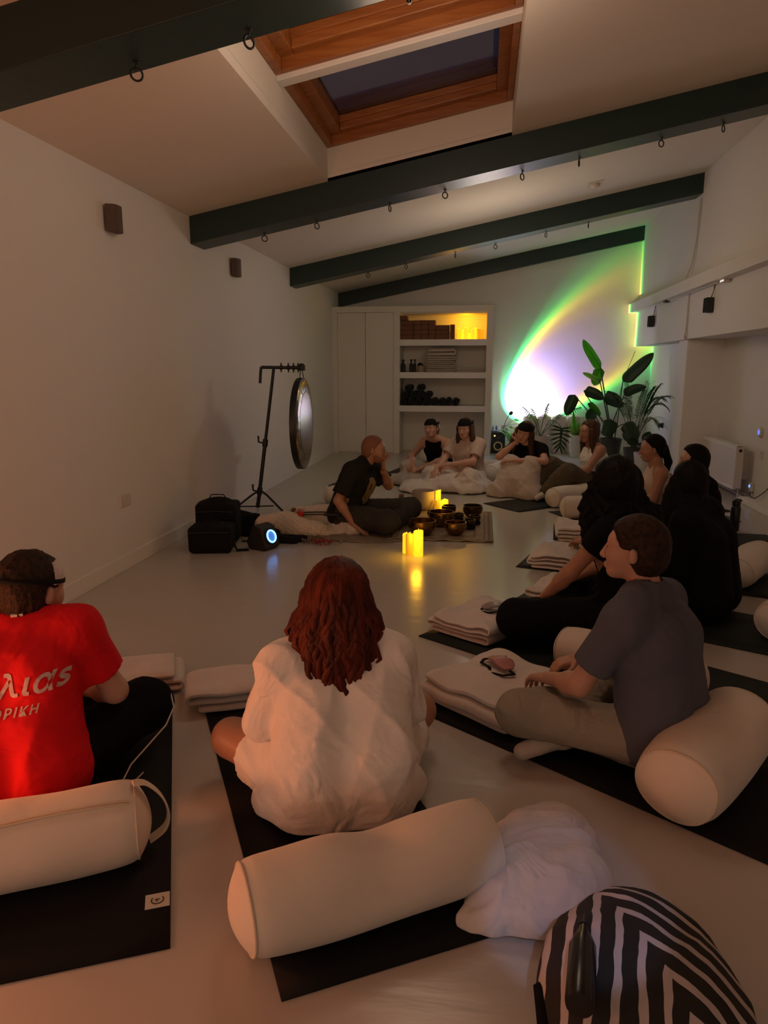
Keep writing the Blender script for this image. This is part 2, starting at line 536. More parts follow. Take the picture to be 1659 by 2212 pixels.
def hand_prims(wr, d, nrm, curl, side, thumb=.5):
    """palm, four fingers bent towards -nrm.. and a thumb at the palm's side"""
    wr = np.array(wr, float); d = np.array(d, float); d /= np.linalg.norm(d)
    nrm = np.array(nrm, float); nrm = nrm - d * (nrm @ d); nrm /= np.linalg.norm(nrm)
    t = np.cross(nrm, d) * side
    out = [ncap(wr - d * .02, wr + d * .02, .026, .024)]
    for q in (-.027, -.009, .009, .027):
        out.append(ncap(wr + d * .02 + t * q * .7, wr + d * .085 + t * q, .016, .0125))
    for i, (q, L) in enumerate(((-.033, .062), (-.011, .076), (.011, .082), (.033, .072))):
        p = wr + d * (.088 - abs(q) * .1) + t * q; a = .25 * curl; sp = t * q * 2.2
        for j, fr in enumerate((.45, .32, .26)):
            a += curl * .55
            dd = d * math.cos(a) - nrm * math.sin(a) + sp; dd /= np.linalg.norm(dd)
            e = p + dd * L * fr; out.append(ncap(p, e, .0092 - .0011 * j, .0085 - .0011 * j)); p = e
    p = wr + d * .022 + t * .028
    m = p + (d * .55 + t * (.75) - nrm * .25) * .042; e = m + (d * .9 + t * .2 - nrm * thumb * .6) * .034
    out += [ncap(p, m, .0135, .0105), ncap(m, e, .0105, .0085)]
    return out

def head_frame(J, hr):
    R = (Matrix.Rotation(hr[2], 3, 'Z') @ Matrix.Rotation(hr[0], 3, 'X') @ Matrix.Rotation(hr[1], 3, 'Y'))
    return np.array(R), np.array(J['head'], float)

def tf(R, c, prims):
    out = []
    for p in prims:
        if p[0] == 'c': out.append(('c', R @ p[1] + c, R @ p[2] + c, p[3], p[4]))
        elif p[0] == 'e': out.append(('e', R @ p[1] + c, p[2], R if p[3] is None else R @ p[3]))
        else: out.append(('b', R @ p[1] + c, p[2], p[3], R if p[4] is None else R @ p[4]))
    return out

FACE = [nell((0, -.012, .028), (.076, .096, .088)), nell((0, .028, -.032), (.060, .064, .082)), ncap((-.022, .062, -.088), (.022, .062, -.088), .023),
        ncap((-.040, .066, .026), (.040, .066, .026), .020), nell((.036, .060, -.03), (.026, .026, .026)), nell((-.036, .060, -.03), (.026, .026, .026))]
FACE_FINE = [ncap((0, .090, .008), (0, .108, -.036), .008, .0125), ncap((-.012, .098, -.04), (.012, .098, -.04), .008), ncap((-.017, .090, -.066), (.017, .090, -.066), .0075), ncap((-.015, .088, -.077), (.015, .088, -.077), .008)]
EARS = [nell((s * .079, -.010, -.008), (.008, .016, .029), np.array(rotmat(-.25, 0, -s * .5))) for s in (-1, 1)] + [nell((s * .077, -.004, -.026), (.009, .010, .011)) for s in (-1, 1)]
SOCK = [nell((s * .031, .096, .004), (.016, .012, .010)) for s in (-1, 1)]

def person(name, label, loc, rz, J, hr=(0, 0, 0), skin=SKIN, vox=.012, hv=.0055, w=1.0, s=1.0, hands=None, build=('torso', 'legs', 'arms'), feet=True, group=None, hand_s=1.0, neck_r=.052):
    J = {**BASE, **J}
    root = thing(name, label, 'person', loc, rz, group)
    root.scale = (s, s, s)
    P = {k: np.array(v, float) for k, v in J.items()}
    R, c = head_frame(J, hr)
    pr = torso_prims(J, 0, w) + leg_prims(J, 0)
    for sd in 'RL':
        pr += [ncap(P['sh' + sd], P['el' + sd], .050 * w, .039), ncap(P['el' + sd], lerp(P['el' + sd], P['wr' + sd], .3), .039, .038), ncap(lerp(P['el' + sd], P['wr' + sd], .3), P['wr' + sd], .038, .026)]
        if feet: pr += [ncap(P['an' + sd], P['to' + sd], .036, .026), ncap(P['an' + sd], P['an' + sd] - (P['to' + sd] - P['an' + sd]) * .35, .036, .03)]
    nb = P['neck']; nt_ = c + R @ np.array([0, -.025, -.05])
    pr += [ncap(nb, nt_, neck_r, neck_r * .95)]
    parts = [sdf_mesh(pr, vox, .03)]
    parts.append(sdf_mesh(tf(R, c, FACE) + [ncap(lerp(nb, nt_, .3), nt_, neck_r * .98, neck_r * .97)], hv, .03, sub=tf(R, c, SOCK)))
    fine = sdf_mesh(tf(R, c, FACE_FINE + EARS), min(hv, .0045), .012)
    parts.append(fine)
    for sd, sg in (('R', 1), ('L', -1)):
        hd = (hands or {}).get(sd)
        d0 = P['wr' + sd] - P['el' + sd]
        hd = hd or (d0, (0, 0, 1), .6)
        parts.append(sdf_mesh(hand_prims(P['wr' + sd], hd[0], hd[1], hd[2], sg), .0048, .008))
    me = np_mesh('body', parts)
    link_mesh('body', me, skin, root)
    return root, J, R, c

def cloth(root, name, m, prims, vox=.012, k=.035, **kw):
    return link_mesh(name, np_mesh(name, [sdf_mesh(prims, vox, k, **kw)]), m, root)

def sleeves(J, g, frac=.62, w=1.0, sides='RL', flare=0.0):
    """short or long sleeves and the cuts that end them squarely"""
    P = {k: np.array(v, float) for k, v in J.items()}; out = []; sub = []
    for sd in sides:
        a, b, e = P['sh' + sd], P['el' + sd], P['wr' + sd]
        if frac <= 1:
            end = lerp(a, b, frac); out.append(ncap(a, end, .053 * w + g, .046 * w + g + flare)); d = b - a
        else:
            end = lerp(b, e, frac - 1); out += [ncap(a, b, .053 * w + g, .044 * w + g), ncap(b, end, .044 * w + g, .036 * w + g + flare)]; d = e - b
        d = d / np.linalg.norm(d)
        rr = (.046 if frac <= 1 else .036) * w + g + flare
        # box that trims the rounded sleeve end flat
        zax = Vector(d).to_track_quat('Z', 'Y').to_matrix()
        sub.append(nbox(end + d * (rr + .01), (rr + .03, rr + .03, rr + .01), 0.0, np.array(zax)))
        sub.append(ncap(end - d * .012, end + d * .05, max(rr - .022, .02), max(rr - .020, .02)))
    return out, sub

def shirt(root, J, m, g=.014, frac=.62, w=1.0, vox=.011, hem=None, neck_r=.068, seed=1, amp=.012, freq=14, extra=(), extra_sub=(), name='shirt', flare=.006, belly=0.0, neck_dz=.012):
    pr = torso_prims(J, g, w, belly, tank=(frac == 0)) + list(extra)
    sl, sub = sleeves(J, g, frac, w, flare=flare) if frac > 0 else ([], [])
    P = {k: np.array(v, float) for k, v in J.items()}
    up = P['head'] - P['neck']; up /= np.linalg.norm(up)
    base = lerp(P['neck'], P['head'], .12)
    sub = list(sub) + [ncap(base + up * .045, base + up * .18, neck_r), nell(base + np.array([0, .04, .015]) + up * neck_dz, (neck_r, neck_r * .9, .05))] + list(extra_sub)
    cuts = []
    if hem is not None: cuts.append(((0, 0, -1), (0, 0, hem)))
    o = cloth(root, name, m, pr + sl, vox, .035, sub=sub, cuts=cuts, disp=folds(seed, amp, freq, aniso=(1, 1, .6)))
    return o

def trousers(root, J, m, g=.014, f=1.05, vox=.012, seed=2, amp=.016, freq=16, to=.96, name='trousers', top=.22):
    P = {k: np.array(v, float) for k, v in J.items()}
    pr = leg_prims(J, g, f, lower=False)
    for sd in 'RL':
        a, b = P['kn' + sd], lerp(P['kn' + sd], P['an' + sd], to)
        pr += [ncap(a, lerp(a, b, .4), .068 * f + g, .064 * f + g), ncap(lerp(a, b, .4), b, .064 * f + g, .05 * f + g)]
    px = P['hipR'] - P['hipL']; px /= np.linalg.norm(px)
    for sg in (-1, 1):
        pr.append(ncap(P['pelvis'] + px * sg * .075, lerp(P['pelvis'], P['chest'], .25) + px * sg * .06, .112 + g, .104 + g))
    return cloth(root, name, m, pr, vox, .04, disp=folds(seed, amp, freq), cuts=[((0, 0, -1), (0, 0, .004))])

def socks(root, J, m, sides='RL', name='sock'):
    P = {k: np.array(v, float) for k, v in J.items()}
    for sd in sides:
        a, t = P['an' + sd], P['to' + sd]
        cloth(root, name, m, [ncap(a, t, .042, .032), ncap(a, a - (t - a) * .35, .042, .036), ncap(a, lerp(a, P['kn' + sd], .3), .044, .052)], .01, .02, disp=folds(5, .004, 40))

def face_bits(root, R, c):
    for s_ in (-1, 1):
        mb = MB().lathe([(.0005, -.0042), (.0060, -.0030), (.0090, 0), (.0060, .0030), (.0005, .0042)], 10)
        link_mesh('eye', mb.mesh('eye'), EYE, root, tuple(R @ np.array([s_ * .031, .0845, .003]) + c), tuple(Matrix([list(r_) for r_ in R]).to_euler()))
        br = MB().tube([R @ np.array([s_ * x, y, z]) + c for x, y, z in ((.014, .0905, .023), (.030, .0885, .028), (.048, .076, .023))], [.003, .0042, .002], 5)
        br.build('eyebrow', HAIRS, root)
    lp = MB().tube([R @ np.array(q) + c for q in ((-.022, .091, -.0715), (-.008, .0985, -.0695), (.008, .0985, -.0695), (.022, .091, -.0715))], [.003, .006, .006, .003], 6)
    lp.build('lips', LIP, root)

def hair_cap(R, c, g=.010, hl=(0, .055, .062), nn=(0, -.80, .60)):
    pr = tf(R, c, [nell((0, -.014, .030), (.077 + g, .096 + g, .088 + g)), nell((0, -.045, -.02), (.070 + g, .062 + g, .075 + g))])
    cut = [(-(R @ np.array(nn, float)), R @ np.array(hl, float) + c)]
    return pr, cut

def hair(root, R, c, m, kind='short', vox=.0065, seed=3, length=.34, width=1.0, fwd=0.0, amp=.006, side_fwd=.03):
    g = {'short': .013, 'buzz': .004, 'long': .016, 'curly': .03, 'tail': .012}[kind]
    pr, cut = hair_cap(R, c, g, hl=(0, .05, .066) if kind != 'short' else (0, .062, .052), nn=(0, -.84, .54) if kind in ('short', 'buzz') else (0, -.8, .6))
    parts = [sdf_mesh(pr, vox, .03, cuts=cut, sub=tf(R, c, [nbox((0, .075, -.06), (.2, .06, .085), .0)] if kind != 'short' else [nbox((0, .065, -.075), (.2, .06, .085), .0), nell((.09, -.008, -.012), (.03, .019, .034)), nell((-.09, -.008, -.012), (.03, .019, .034))]),
                      disp=folds(seed, amp, 60 if kind == 'short' else 45, aniso=(1, 1, .3)))]
    if kind in ('long', 'curly'):
        top = R @ np.array([0, -.04, .02]) + c
        q = []
        n = 7
        for i in range(n):
            a = (i / (n - 1) - .5) * 2
            h0 = R @ np.array([a * .082, -.055 * (1 - a * a) - .02 + .03 * abs(a), .02]) + c
            mid = R @ np.array([a * .098 * width, -.075 * (1 - a * a) - .015 + side_fwd * abs(a), -.13]) + c
            en = mid + np.array([a * .025 * width, -.03 + fwd, -(length - .14) * (1 - .12 * abs(a))])
            r0 = .034 * (1.25 if kind == 'curly' else 1)
            q += [ncap(h0, mid, r0, r0 * width), ncap(mid, en, r0 * width, r0 * .75 * width)]
        d = folds(seed + 1, .022 if kind == 'long' else .05, 34 if kind == 'long' else 55, aniso=(1, 1, .22 if kind == 'long' else .9))
        parts.append(sdf_mesh(q, vox * 1.25, .02, disp=d))
    if kind == 'tail':
        b = R @ np.array([0, -.10, .0]) + c
        e = b + np.array([.02, -.05, -.13]); e2 = e + np.array([.0, .02, -.16])
        parts.append(sdf_mesh([ncap(b, e, .036, .034), ncap(e, e2, .034, .016)], vox, .02, disp=folds(seed, .01, 60, aniso=(1, 1, .2))))
    return link_mesh('hair', np_mesh('hair', parts), m, root)

def locks(root, R, c, m, n=150, length=.42, seed=5, spread=1.0):
    """long wavy hair as separate tapering strands lying over the scalp and back"""
    rng = random.Random(seed); mb = MB()
    for i in range(n):
        a = rng.uniform(-1, 1)
        th = PI * 1.5 + a * 1.75            # around the head, centred on the back
        lay = rng.uniform(0, 1)
        L = length * rng.uniform(.72, 1.0) * (1 - .16 * abs(a))
        ph = rng.uniform(0, 6.28); ph2 = rng.uniform(0, 6.28); wv = rng.uniform(.010, .022)
        pts = []; rr = []
        N = 15
        for j in range(N):
            t = j / (N - 1); s_ = t * (L + .14)
            if s_ < .14:
                f = s_ / .14; el_ = (1 - f) * 1.5
                rad = math.cos(el_); x = (.087 + .012 * lay) * rad * math.cos(th); y = -.014 + (.105 + .012 * lay) * rad * math.sin(th); z = .032 + (.098 + .012 * lay) * math.sin(el_)
            else:
                dz = s_ - .14; gr = min(1, dz / .12)
                x = (.087 + .012 * lay + .035 * spread * gr * (.5 + lay * .6)) * math.cos(th); y = -.014 + (.105 + .02 * lay) * math.sin(th) - .015 * gr; z = .032 - dz
            k = min(1, max(0, (s_ - .06) / .2)); wx = wv * k * math.sin(s_ * 42 + ph); wy = wv * .7 * k * math.cos(s_ * 38 + ph2)
            p = R @ np.array([x, y, max(z, .032 if s_ < .14 else -9)]) + c
            pts.append(p + np.array([wx, wy, 0])); rr.append((.0095 if t < .7 else .0095 * (1 - (t - .7) * 2.9)) * rng.uniform(.9, 1.1))
        mb.tube(pts, rr, 6, flat=.6)
    return mb.build('hair_locks', m, root)

def mask_on(root, R, c, m, z0=.035, z1=.10, name='eye_mask'):
    g = .014
    sk = [nell((0, -.012, .030), (.082 + g, .102 + g, .094 + g))]
    band = cloth(root, name, m, tf(R, c, sk), .006, .01, cuts=[(R @ np.array([0, -1., .15]), R @ np.array([0, .005, .05]) + c), (R @ np.array([0, 0, 1.]), R @ np.array([0, 0, z1]) + c), (R @ np.array([0, 0, -1.]), R @ np.array([0, 0, z0]) + c)],
                 sub=tf(R, c, [nell((0, -.012, .030), (.082 + g - .008, .102 + g - .008, .094 + g - .008)), nell((0, .11, z0 - .008), (.014, .04, .022))]))
    return band

def strap_on(root, R, c, m, z=.05, w=.012, name='mask_strap'):
    mb = MB(); n = 28; zz = z
    for i in range(1):
        def fn(u, v):
            a = 2 * PI * u
            k = math.sqrt(max(.05, 1 - ((zz - .03) / .108) ** 2))
            return Vector(R @ np.array([.096 * k * math.cos(a), -.012 + .117 * k * math.sin(a), zz + (v - .5) * 2 * w - .012 * math.sin(a)]) + c)
        mb.grid(fn, n + 1, 2)
    return mb.build(name, m, root, solid=.003)

# ================================================================== THE ROOM
XL, XR, YB, YF = -2.52, 2.50, 12.60, -7.5
XA = 2.95            # alcove wall
def cz(x):           # underside of the sloping ceiling
    return 2.69 + .195 * (x - XL)

def struct(name, mb, m, smooth=False, **kw):
    return tag(mb.build(name, m, None, smooth, **kw), kind='structure')

struct('floor', MB().bx((XL - .1, YF - .1, -.12), (XA + .1, YB + .1, 0)), FLOOR)
struct('wall_left', MB().prism([(YF - .1, 0), (YB + .1, 0), (YB + .1, cz(XL) + .05), (YF - .1, cz(XL) + .05)], 0, XL - .1, XL), WALL)
struct('wall_back', MB().prism([(XL - .1, 0), (XA + .1, 0), (XA + .1, cz(XA)), (XL - .1, cz(XL - .1))], 1, YB, YB + .1), WALL)
struct('wall_front', MB().prism([(XL - .1, 0), (XA + .1, 0), (XA + .1, cz(XA)), (XL - .1, cz(XL - .1))], 1, YF - .1, YF), WALL)
BZ, BX = 1.775, 2.47
# right side: upper wall, bulkhead with its ledge, recessed lower walls, pillar
struct('wall_right', MB().bx((XR, YF - .1, 2.2), (XR + .12, YB, cz(XR) + .1)), WALL)
struct('trim_bulkhead', MB().bx((BX, YF - .1, BZ), (XA + .1, YB, 2.40)), WALL)
struct('trim_ledge', MB().bx((2.34, YF - .1, 2.315), (XR + .02, YB, 2.45)).prism([(2.34, 2.45), (XR + .02, 2.45), (XR + .02, 2.53)], 1, YF - .1, YB), WALL)
struct('wall_right_lower', MB().bx((2.76, 9.9, 0), (2.9, YB, BZ)), WALL)
struct('wall_pillar', MB().bx((2.50, 9.5, 0), (XA + .1, 9.9, BZ)), WALL, bevel=.01)
struct('wall_alcove', MB().bx((XA, YF - .1, 0), (XA + .1, 9.5, BZ + .02)), WALL)
struct('trim_plinth', MB().bx((2.78, YF, 0), (XA, 8.08, .055)), WALL, bevel=.006)

# ceiling with the skylight opening
SX0, SX1, SY0, SY1 = -1.31, .17, 3.22, 6.135
cm = MB()
def cslab(x0, x1, y0, y1):
    cm.prism([(x0, cz(x0)), (x1, cz(x1)), (x1, cz(x1) + .06), (x0, cz(x0) + .06)], 1, y0, y1)
cslab(XL - .1, SX0, YF - .1, YB + .1); cslab(SX1, XR + .1, YF - .1, YB + .1); cslab(SX0, SX1, YF - .1, SY0); cslab(SX0, SX1, SY1, YB + .1)
struct('ceiling', cm, CEIL)
SD = .25             # depth of the white skylight shaft
def shaft(x0, x1, y0, y1):
    mbs = MB().prism([(x0, cz(x0) + .0), (x1, cz(x1) + .0), (x1, cz(x1) + 1.0), (x0, cz(x0) + 1.0)], 1, y0, y1)
    return mbs
sm = MB()
for a in ((SX0 - .05, SX0, SY0 - .05, SY1 + .05), (SX1, SX1 + .05, SY0 - .05, SY1 + .05), (SX0, SX1, SY0 - .05, SY0), (SX0, SX1, SY1, SY1 + .05)):
    x0, x1, y0, y1 = a
    sm.prism([(x0, cz(x0) + .059), (x1, cz(x1) + .059), (x1, cz(x1) + SD + .35), (x0, cz(x0) + SD + .35)], 1, y0, y1)
struct('trim_skylight_shaft', sm, CEIL)

def slanted(mb, x0, x1, y0, y1, o0, o1):
    """a board parallel to the roof slope, between heights o0 and o1 above the ceiling plane"""
    return mb.prism([(x0, cz(x0) + o0), (x1, cz(x1) + o0), (x1, cz(x1) + o1), (x0, cz(x0) + o1)], 1, y0, y1)
GLASS = mat('skylight_glass', (.30, .33, .42), .04, trans=1.0, spec=.5)
def roof_window(n, y0, y1):
    w = thing('window_%d' % n, 'pine framed roof window above the room, %s' % ('nearer of the two' if n == 1 else 'farther of the two'), None, ((SX0 + SX1) / 2, y0, cz(0) + SD))
    tag(w, kind='structure')
    inv = Matrix.Translation(-w.location)
    def part(name, boards, m, bevel=.004):
        mb = MB()
        for b in boards: slanted(mb, *b)
        o = mb.build(name, m, w, False, bevel=bevel)
        o.data.transform(inv)
        return o
    a, b = SX0 + .003, SX1 - .003
    t = .045
    part('window_frame', [(a, a + t, y0, y1, SD, SD + .16), (b - t, b, y0, y1, SD, SD + .16)], WOOD)
    part('window_frame', [(a + t, b - t, y0, y0 + t, SD, SD + .16), (a + t, b - t, y1 - t, y1, SD, SD + .16)], WOOD)
    q = .085; a2, b2, c2, d2 = a + t - .004, b - t + .004, y0 + t - .004, y1 - t + .004
    part('window_sash', [(a2, a2 + q, c2, d2, SD + .07, SD + .22), (b2 - q, b2, c2, d2, SD + .07, SD + .22)], WOOD, .008)
    part('window_sash', [(a2 + q, b2 - q, c2, c2 + q, SD + .07, SD + .22), (a2 + q, b2 - q, d2 - q, d2, SD + .07, SD + .22)], WOOD, .008)
    part('glazing_bead', [(a2 + q, b2 - q, c2 + q, c2 + q + .022, SD + .12, SD + .17), (a2 + q, b2 - q, d2 - q - .022, d2 - q, SD + .12, SD + .17)], WOOD)
    part('pane', [(a2 + q, b2 - q, c2 + q, d2 - q, SD + .17, SD + .18)], GLASS, 0)
roof_window(1, 3.225, 4.66)
roof_window(2, 4.76, 6.13)
struct('trim_skylight_bar', slanted(MB(), SX0, SX1, 4.655, 4.765, SD - .03, SD + .20), SHELFW, bevel=.005)

# beams
BH = .225
BEAMS = [('nearest', 2.88, 3.18), ('second', 6.135, 6.44), ('third', 9.35, 9.655), ('farthest', 12.5, 12.62)]
for nm, y0, y1 in BEAMS:
    b = MB().prism([(XL, cz(XL) - BH), (XR + .01, cz(XR) - BH), (XR + .01, cz(XR) + .03), (XL, cz(XL) + .03)], 1, y0, y1).build('ceiling_beam', GREEN, None, False, bevel=.004)
    tag(b, {'nearest': 'dark green roof beam nearest the viewer crossing the top left corner', 'second': 'dark green roof beam just beyond the skylight', 'third': 'dark green roof beam third from the viewer, ending on the right wall', 'farthest': 'dark green roof beam farthest away against the back wall'}[nm], 'beam', 'green roof beams')

# baseboards
struct('baseboard_left', MB().bx((XL, YF, 0), (XL + .014, 11.96, .11)), SHELFW, bevel=.003)
struct('baseboard_back', MB().bx((.15, YB - .014, 0), (2.76, YB, .10)), SHELFW, bevel=.003)

# eye hooks under the beams
HOOK = MB().tube([(0, 0, .002), (0, 0, -.022)], .0045, 8).torus((0, 0, -.046), .024, .0048, 20, 8, rotmat(PI / 2, 0, .5))
hook_me = HOOK.mesh('ring')
FL_me = MB().lathe([(.001, 0), (.014, 0), (.014, -.004), (.006, -.008), (.001, -.008)], 12).mesh('collar')
ORD = ['first', 'second', 'third', 'fourth', 'fifth', 'sixth', 'seventh', 'eighth']
def hooks(xs, y, which, grp):
    for i, x in enumerate(xs):
        h = thing('eye_hook', 'dark eye hook under the %s green beam, %s from the left' % (which, ORD[i]), 'hook', (x, y, cz(x) - BH), .4 * (i % 3), grp)
        link_mesh('ring', hook_me, BLACKM, h); link_mesh('collar', FL_me, BLACKM, h)
hooks([-2.06, -1.47, -.98, -.33][1:], 3.10, 'nearest', 'eye hooks on the nearest beam')
hooks([-1.93, -1.46, -.825, -.36, .27, .72, 1.35, 1.81], 6.36, 'second', 'eye hooks on the second beam')
hooks([-1.53, -1.03, -.40, .105, .725, 1.235], 9.58, 'third', 'eye hooks on the third beam')

# smoke detector on its plate
sd = thing('smoke_detector', 'small white smoke detector on the ceiling between the second and third beams', 'detector', (1.15, 8.58, cz(1.15)))
Rs = rotmat(0, -math.atan(.195), 0)
MB().box((0, 0, -.004), (.09, .11, .004), Rs).build('mounting_plate', PLATE, sd, False, bevel=.002)
MB().lathe([(.001, -.008), (.05, -.008), (.052, -.03), (.035, -.045), (.001, -.046)], 20, R=Rs).build('detector_body', PLATE, sd)

# wall lamps (unlit brown boxes) on the left wall, small black loudspeakers on the bulkhead
for i, (y, z, lb) in enumerate(((4.755, 2.40, 'unlit brown box wall light high on left wall, nearer one'), (7.165, 2.405, 'unlit brown box wall light high on left wall, farther one'))):
    t = thing('wall_light', lb, 'wall light', (XL, y, z), 0, 'brown wall lights')
    MB().bx((0, -.03, -.05), (.02, .03, .05)).build('back_plate', BLACKP, t, False)
    MB().prism([(.018, -.075), (.07, -.06), (.085, -.03), (.085, .03), (.07, .06), (.018, .075)], 2, -.085, .085).build('shade', BROWNB, t, False, bevel=.004)
for i, (y, lb) in enumerate(((8.50, 'black box loudspeaker hung on the right bulkhead, nearer one'), (11.25, 'black box loudspeaker hung on the right bulkhead, farther one'))):
    t = thing('wall_loudspeaker', lb, 'speaker', (BX, y, 2.10), 0, 'bulkhead loudspeakers')
    MB().bx((-.085, -.055, -.08), (-.01, .055, .08)).build('cabinet', BLACKP, t, False, bevel=.006)
    MB().bx((-.089, -.048, -.073), (-.084, .048, .073)).build('grille', BLACKF, t, False, bevel=.002)
    MB().bx((-.012, -.02, -.02), (0, .02, .02)).build('bracket', BLACKM, t, False)
    MB().tube([(-.03, -.03, .08), (-.02, -.035, .13), (-.004, -.04, .20), (-.004, -.045, .214)], .003, 6).tube([(-.03, -.01, .08), (-.006, -.008, .15), (-.004, -.012, .214)], .003, 6).build('cable', BLACKM, t)
# motion sensor with two tiny lights under the ledge
t = thing('motion_sensor', 'small white sensor with two bright dots under the right ledge', 'sensor', (2.42, 8.0, 2.315))
MB().bx((-.03, -.075, -.03), (.03, .075, 0)).build('sensor_body', PLATE, t, False, bevel=.008)
for dy in (-.04, .02):
    MB().bx((-.034, dy - .016, -.022), (-.028, dy + .016, -.010)).build('indicator', mat('white_indicator', (.9, .85, .8), .4, emit=((1, .92, .85), 1.2)), t, False)
t = thing('cable_junction', 'small dark junction box on the underside of the right ledge', 'box', (2.40, 10.3, 2.315))
MB().bx((-.03, -.06, -.03), (.03, .06, 0)).build('box_body', BLACKP, t, False, bevel=.004)
MB().tube([(0, -.06, -.012), (.01, -.6, -.01), (.02, -1.2, -.004), (.02, -2.1, -.006)], .006, 6).tube([(0, .06, -.012), (.02, .5, -.008), (.03, 1.0, -.006)], .006, 6).build('cable', PLATE, t)
# vertical conduit on the bulkhead and hanging cable on the upper wall
c_ = MB().tube([(BX - .01, 9.45, 2.315), (BX - .012, 9.46, 2.2), (BX - .012, 9.45, 1.95), (BX - .014, 9.46, 1.86), (BX - .016, 9.50, 1.80), (BX - .01, 9.44, 1.775), (BX - .016, 9.40, 1.81), (BX - .012, 9.45, 1.88)], .009, 6).build('wall_conduit', PLATE)
tag(c_, 'thin pale conduit running down the right bulkhead beside the pillar', 'cable')
c_ = MB().tube([(XR - .006, 9.4, 3.40), (XR - .008, 9.42, 3.30), (XR - .008, 9.44, 3.0), (XR - .008, 9.55, 2.70), (XR - .02, 9.72, 2.53)], .006, 6).tube([(XR - .006, 9.4, 3.40), (XR - .008, 9.36, 3.28), (XR - .008, 9.40, 3.0), (XR - .008, 9.42, 2.8), (XR - .02, 9.50, 2.55)], .005, 6).build('hanging_cable', PLATE)
tag(c_, 'looped thin cable hanging down the upper right wall to the ledge', 'cable')

# switch and socket plates on the left wall
for y, z, lb in ((4.70, .495, 'white double socket on the left wall, nearest to the viewer'), (7.12, .49, 'white socket on left wall behind the gong stand'), (10.29, .475, 'white socket on left wall, farthest from the viewer')):
    t = thing('wall_socket', lb, 'socket', (XL, y, z), 0, 'left wall sockets')
    MB().bx((0, -.075, -.043), (.009, .075, .043)).build('face_plate', PLATE, t, False, bevel=.003)
    for dy in (-.035, .035):
        MB().bx((.009, dy - .012, .012), (.013, dy + .012, .026)).build('rocker', PLATE, t, False)

# ------------------------------------------------------------------ built-in cupboard and shelves
FY = 11.95
u = thing('shelving_unit', 'ivory built-in cupboard with two tall doors and open shelves on back wall', 'cupboard', (-1.2, FY, 0))
def rel(mb, name, m, par=u, bevel=.003):
    o = mb.build(name, m, par, False, bevel=bevel); o.data.transform(Matrix.Translation(-Vector((-1.2, FY, 0)))); return o
NX0, NX1 = -1.383, .032
fr = MB().bx((XL, FY, 0), (-2.432, FY + .04, 2.322)).bx((-1.487, FY, 0), (NX0, YB - .02, 2.322)).bx((NX1, FY, 0), (.135, YB - .02, 2.322)).bx((XL, FY, 2.322), (.135, YB - .02, 2.42)).bx((-2.432, FY + .02, 0), (-1.487, FY + .04, .018))
rel(fr, 'frame', IVORY)
rel(MB().bx((NX0, YB - .08, 0), (NX1, YB - .05, 2.33)), 'back_panel', IVORY)
for x0, x1 in ((-2.429, -1.961), (-1.955, -1.490)):
    d_ = rel(MB().bx((x0, FY + .006, .022), (x1, FY + .03, 2.318)), 'door', IVORY, bevel=.003)
for z0, z1 in ((.711, .811), (1.261, 1.360), (1.787, 1.888)):
    rel(MB().bx((NX0, FY + .004, z0), (NX1, YB - .08, z1)), 'shelf', SHELFW)
rel(MB().bx((NX0, FY + .05, 2.30), (NX1, FY + .07, 2.322)).bx((NX0, FY + .3, 2.29), (NX1, FY + .33, 2.322)), 'rail', IVORY)

# cork bricks on the top shelf
brick_me = {k: MB().box((0, 0, 0), h).mesh('cork_brick', False) for k, h in dict(l=(.113, .058, .037), s=(.056, .113, .037), u=(.037, .113, .058)).items()}
def brick(k, x, z, lab, y=FY + .13):
    o = link_mesh('cork_brick', brick_me[k], CORK, None, (x, y + random.uniform(-.008, .008), z), (0, 0, random.uniform(-.02, .02)))
    md = o.modifiers.new('bevel', 'BEVEL'); md.width = .004; md.segments = 2
    tag(o, lab, 'block', 'cork bricks on the top shelf')
ROWS = ['lsssl', 'lsssl', 'lsssl', 'lssl', 's']
RN = ['bottom', 'second', 'third', 'fourth', 'topmost']
for r, row in enumerate(ROWS):
    x = NX0 + .004
    for i, k in enumerate(row):
        wd = .228 if k == 'l' else .1145
        if r == 3 and i == 3: k, wd = 's', .1145
        brick(k, x + wd / 2, 1.888 + .0385 + r * .0766, 'brown cork brick in the %s row of the top shelf stack, %s from the left' % (RN[r], ORD[i]))
        x += wd + .002
for r in range(2):
    brick('u', NX0 + .858, 1.888 + .059 + r * .1175, 'upright cork brick at right end of the shelf stack, %s one' % ('lower' if r == 0 else 'upper'))

def candle(name, lab, loc, r, h, grp, m=WAX, seed=0):
    rng = random.Random(seed); a, b = rng.uniform(0, 6), rng.uniform(.5, 1)
    t = thing(name, lab, 'candle', loc, 0, grp)
    wob = lambda w, i: (.010 * b * math.sin(w + a) + .006 * math.sin(2 * w + a * 2)) * (1 if i >= 2 else 0)
    MB().lathe([(r * .96, 0), (r, .004), (r, h), (r * .86, h + .002), (r * .78, h - .012), (r * .3, h - .02), (.0008, h - .02)], 28, wob=wob).build('wax_body', m, t)
    MB().lathe([(.002, h - .022), (.004, h - .012), (.0045, h - .002), (.0025, h + .008), (.0005, h + .016)], 8).build('flame', mat('led_flame', (1, .7, .1), .4, emit=((1.0, .62, .05), 3.0)), t)
    return t
SHC = [(.975, .045, .175), (1.02, .04, .15), (1.075, .048, .185), (1.135, .04, .10), (1.19, .042, .16), (1.235, .03, .185), (1.285, .04, .17), (1.335, .03, .16)]
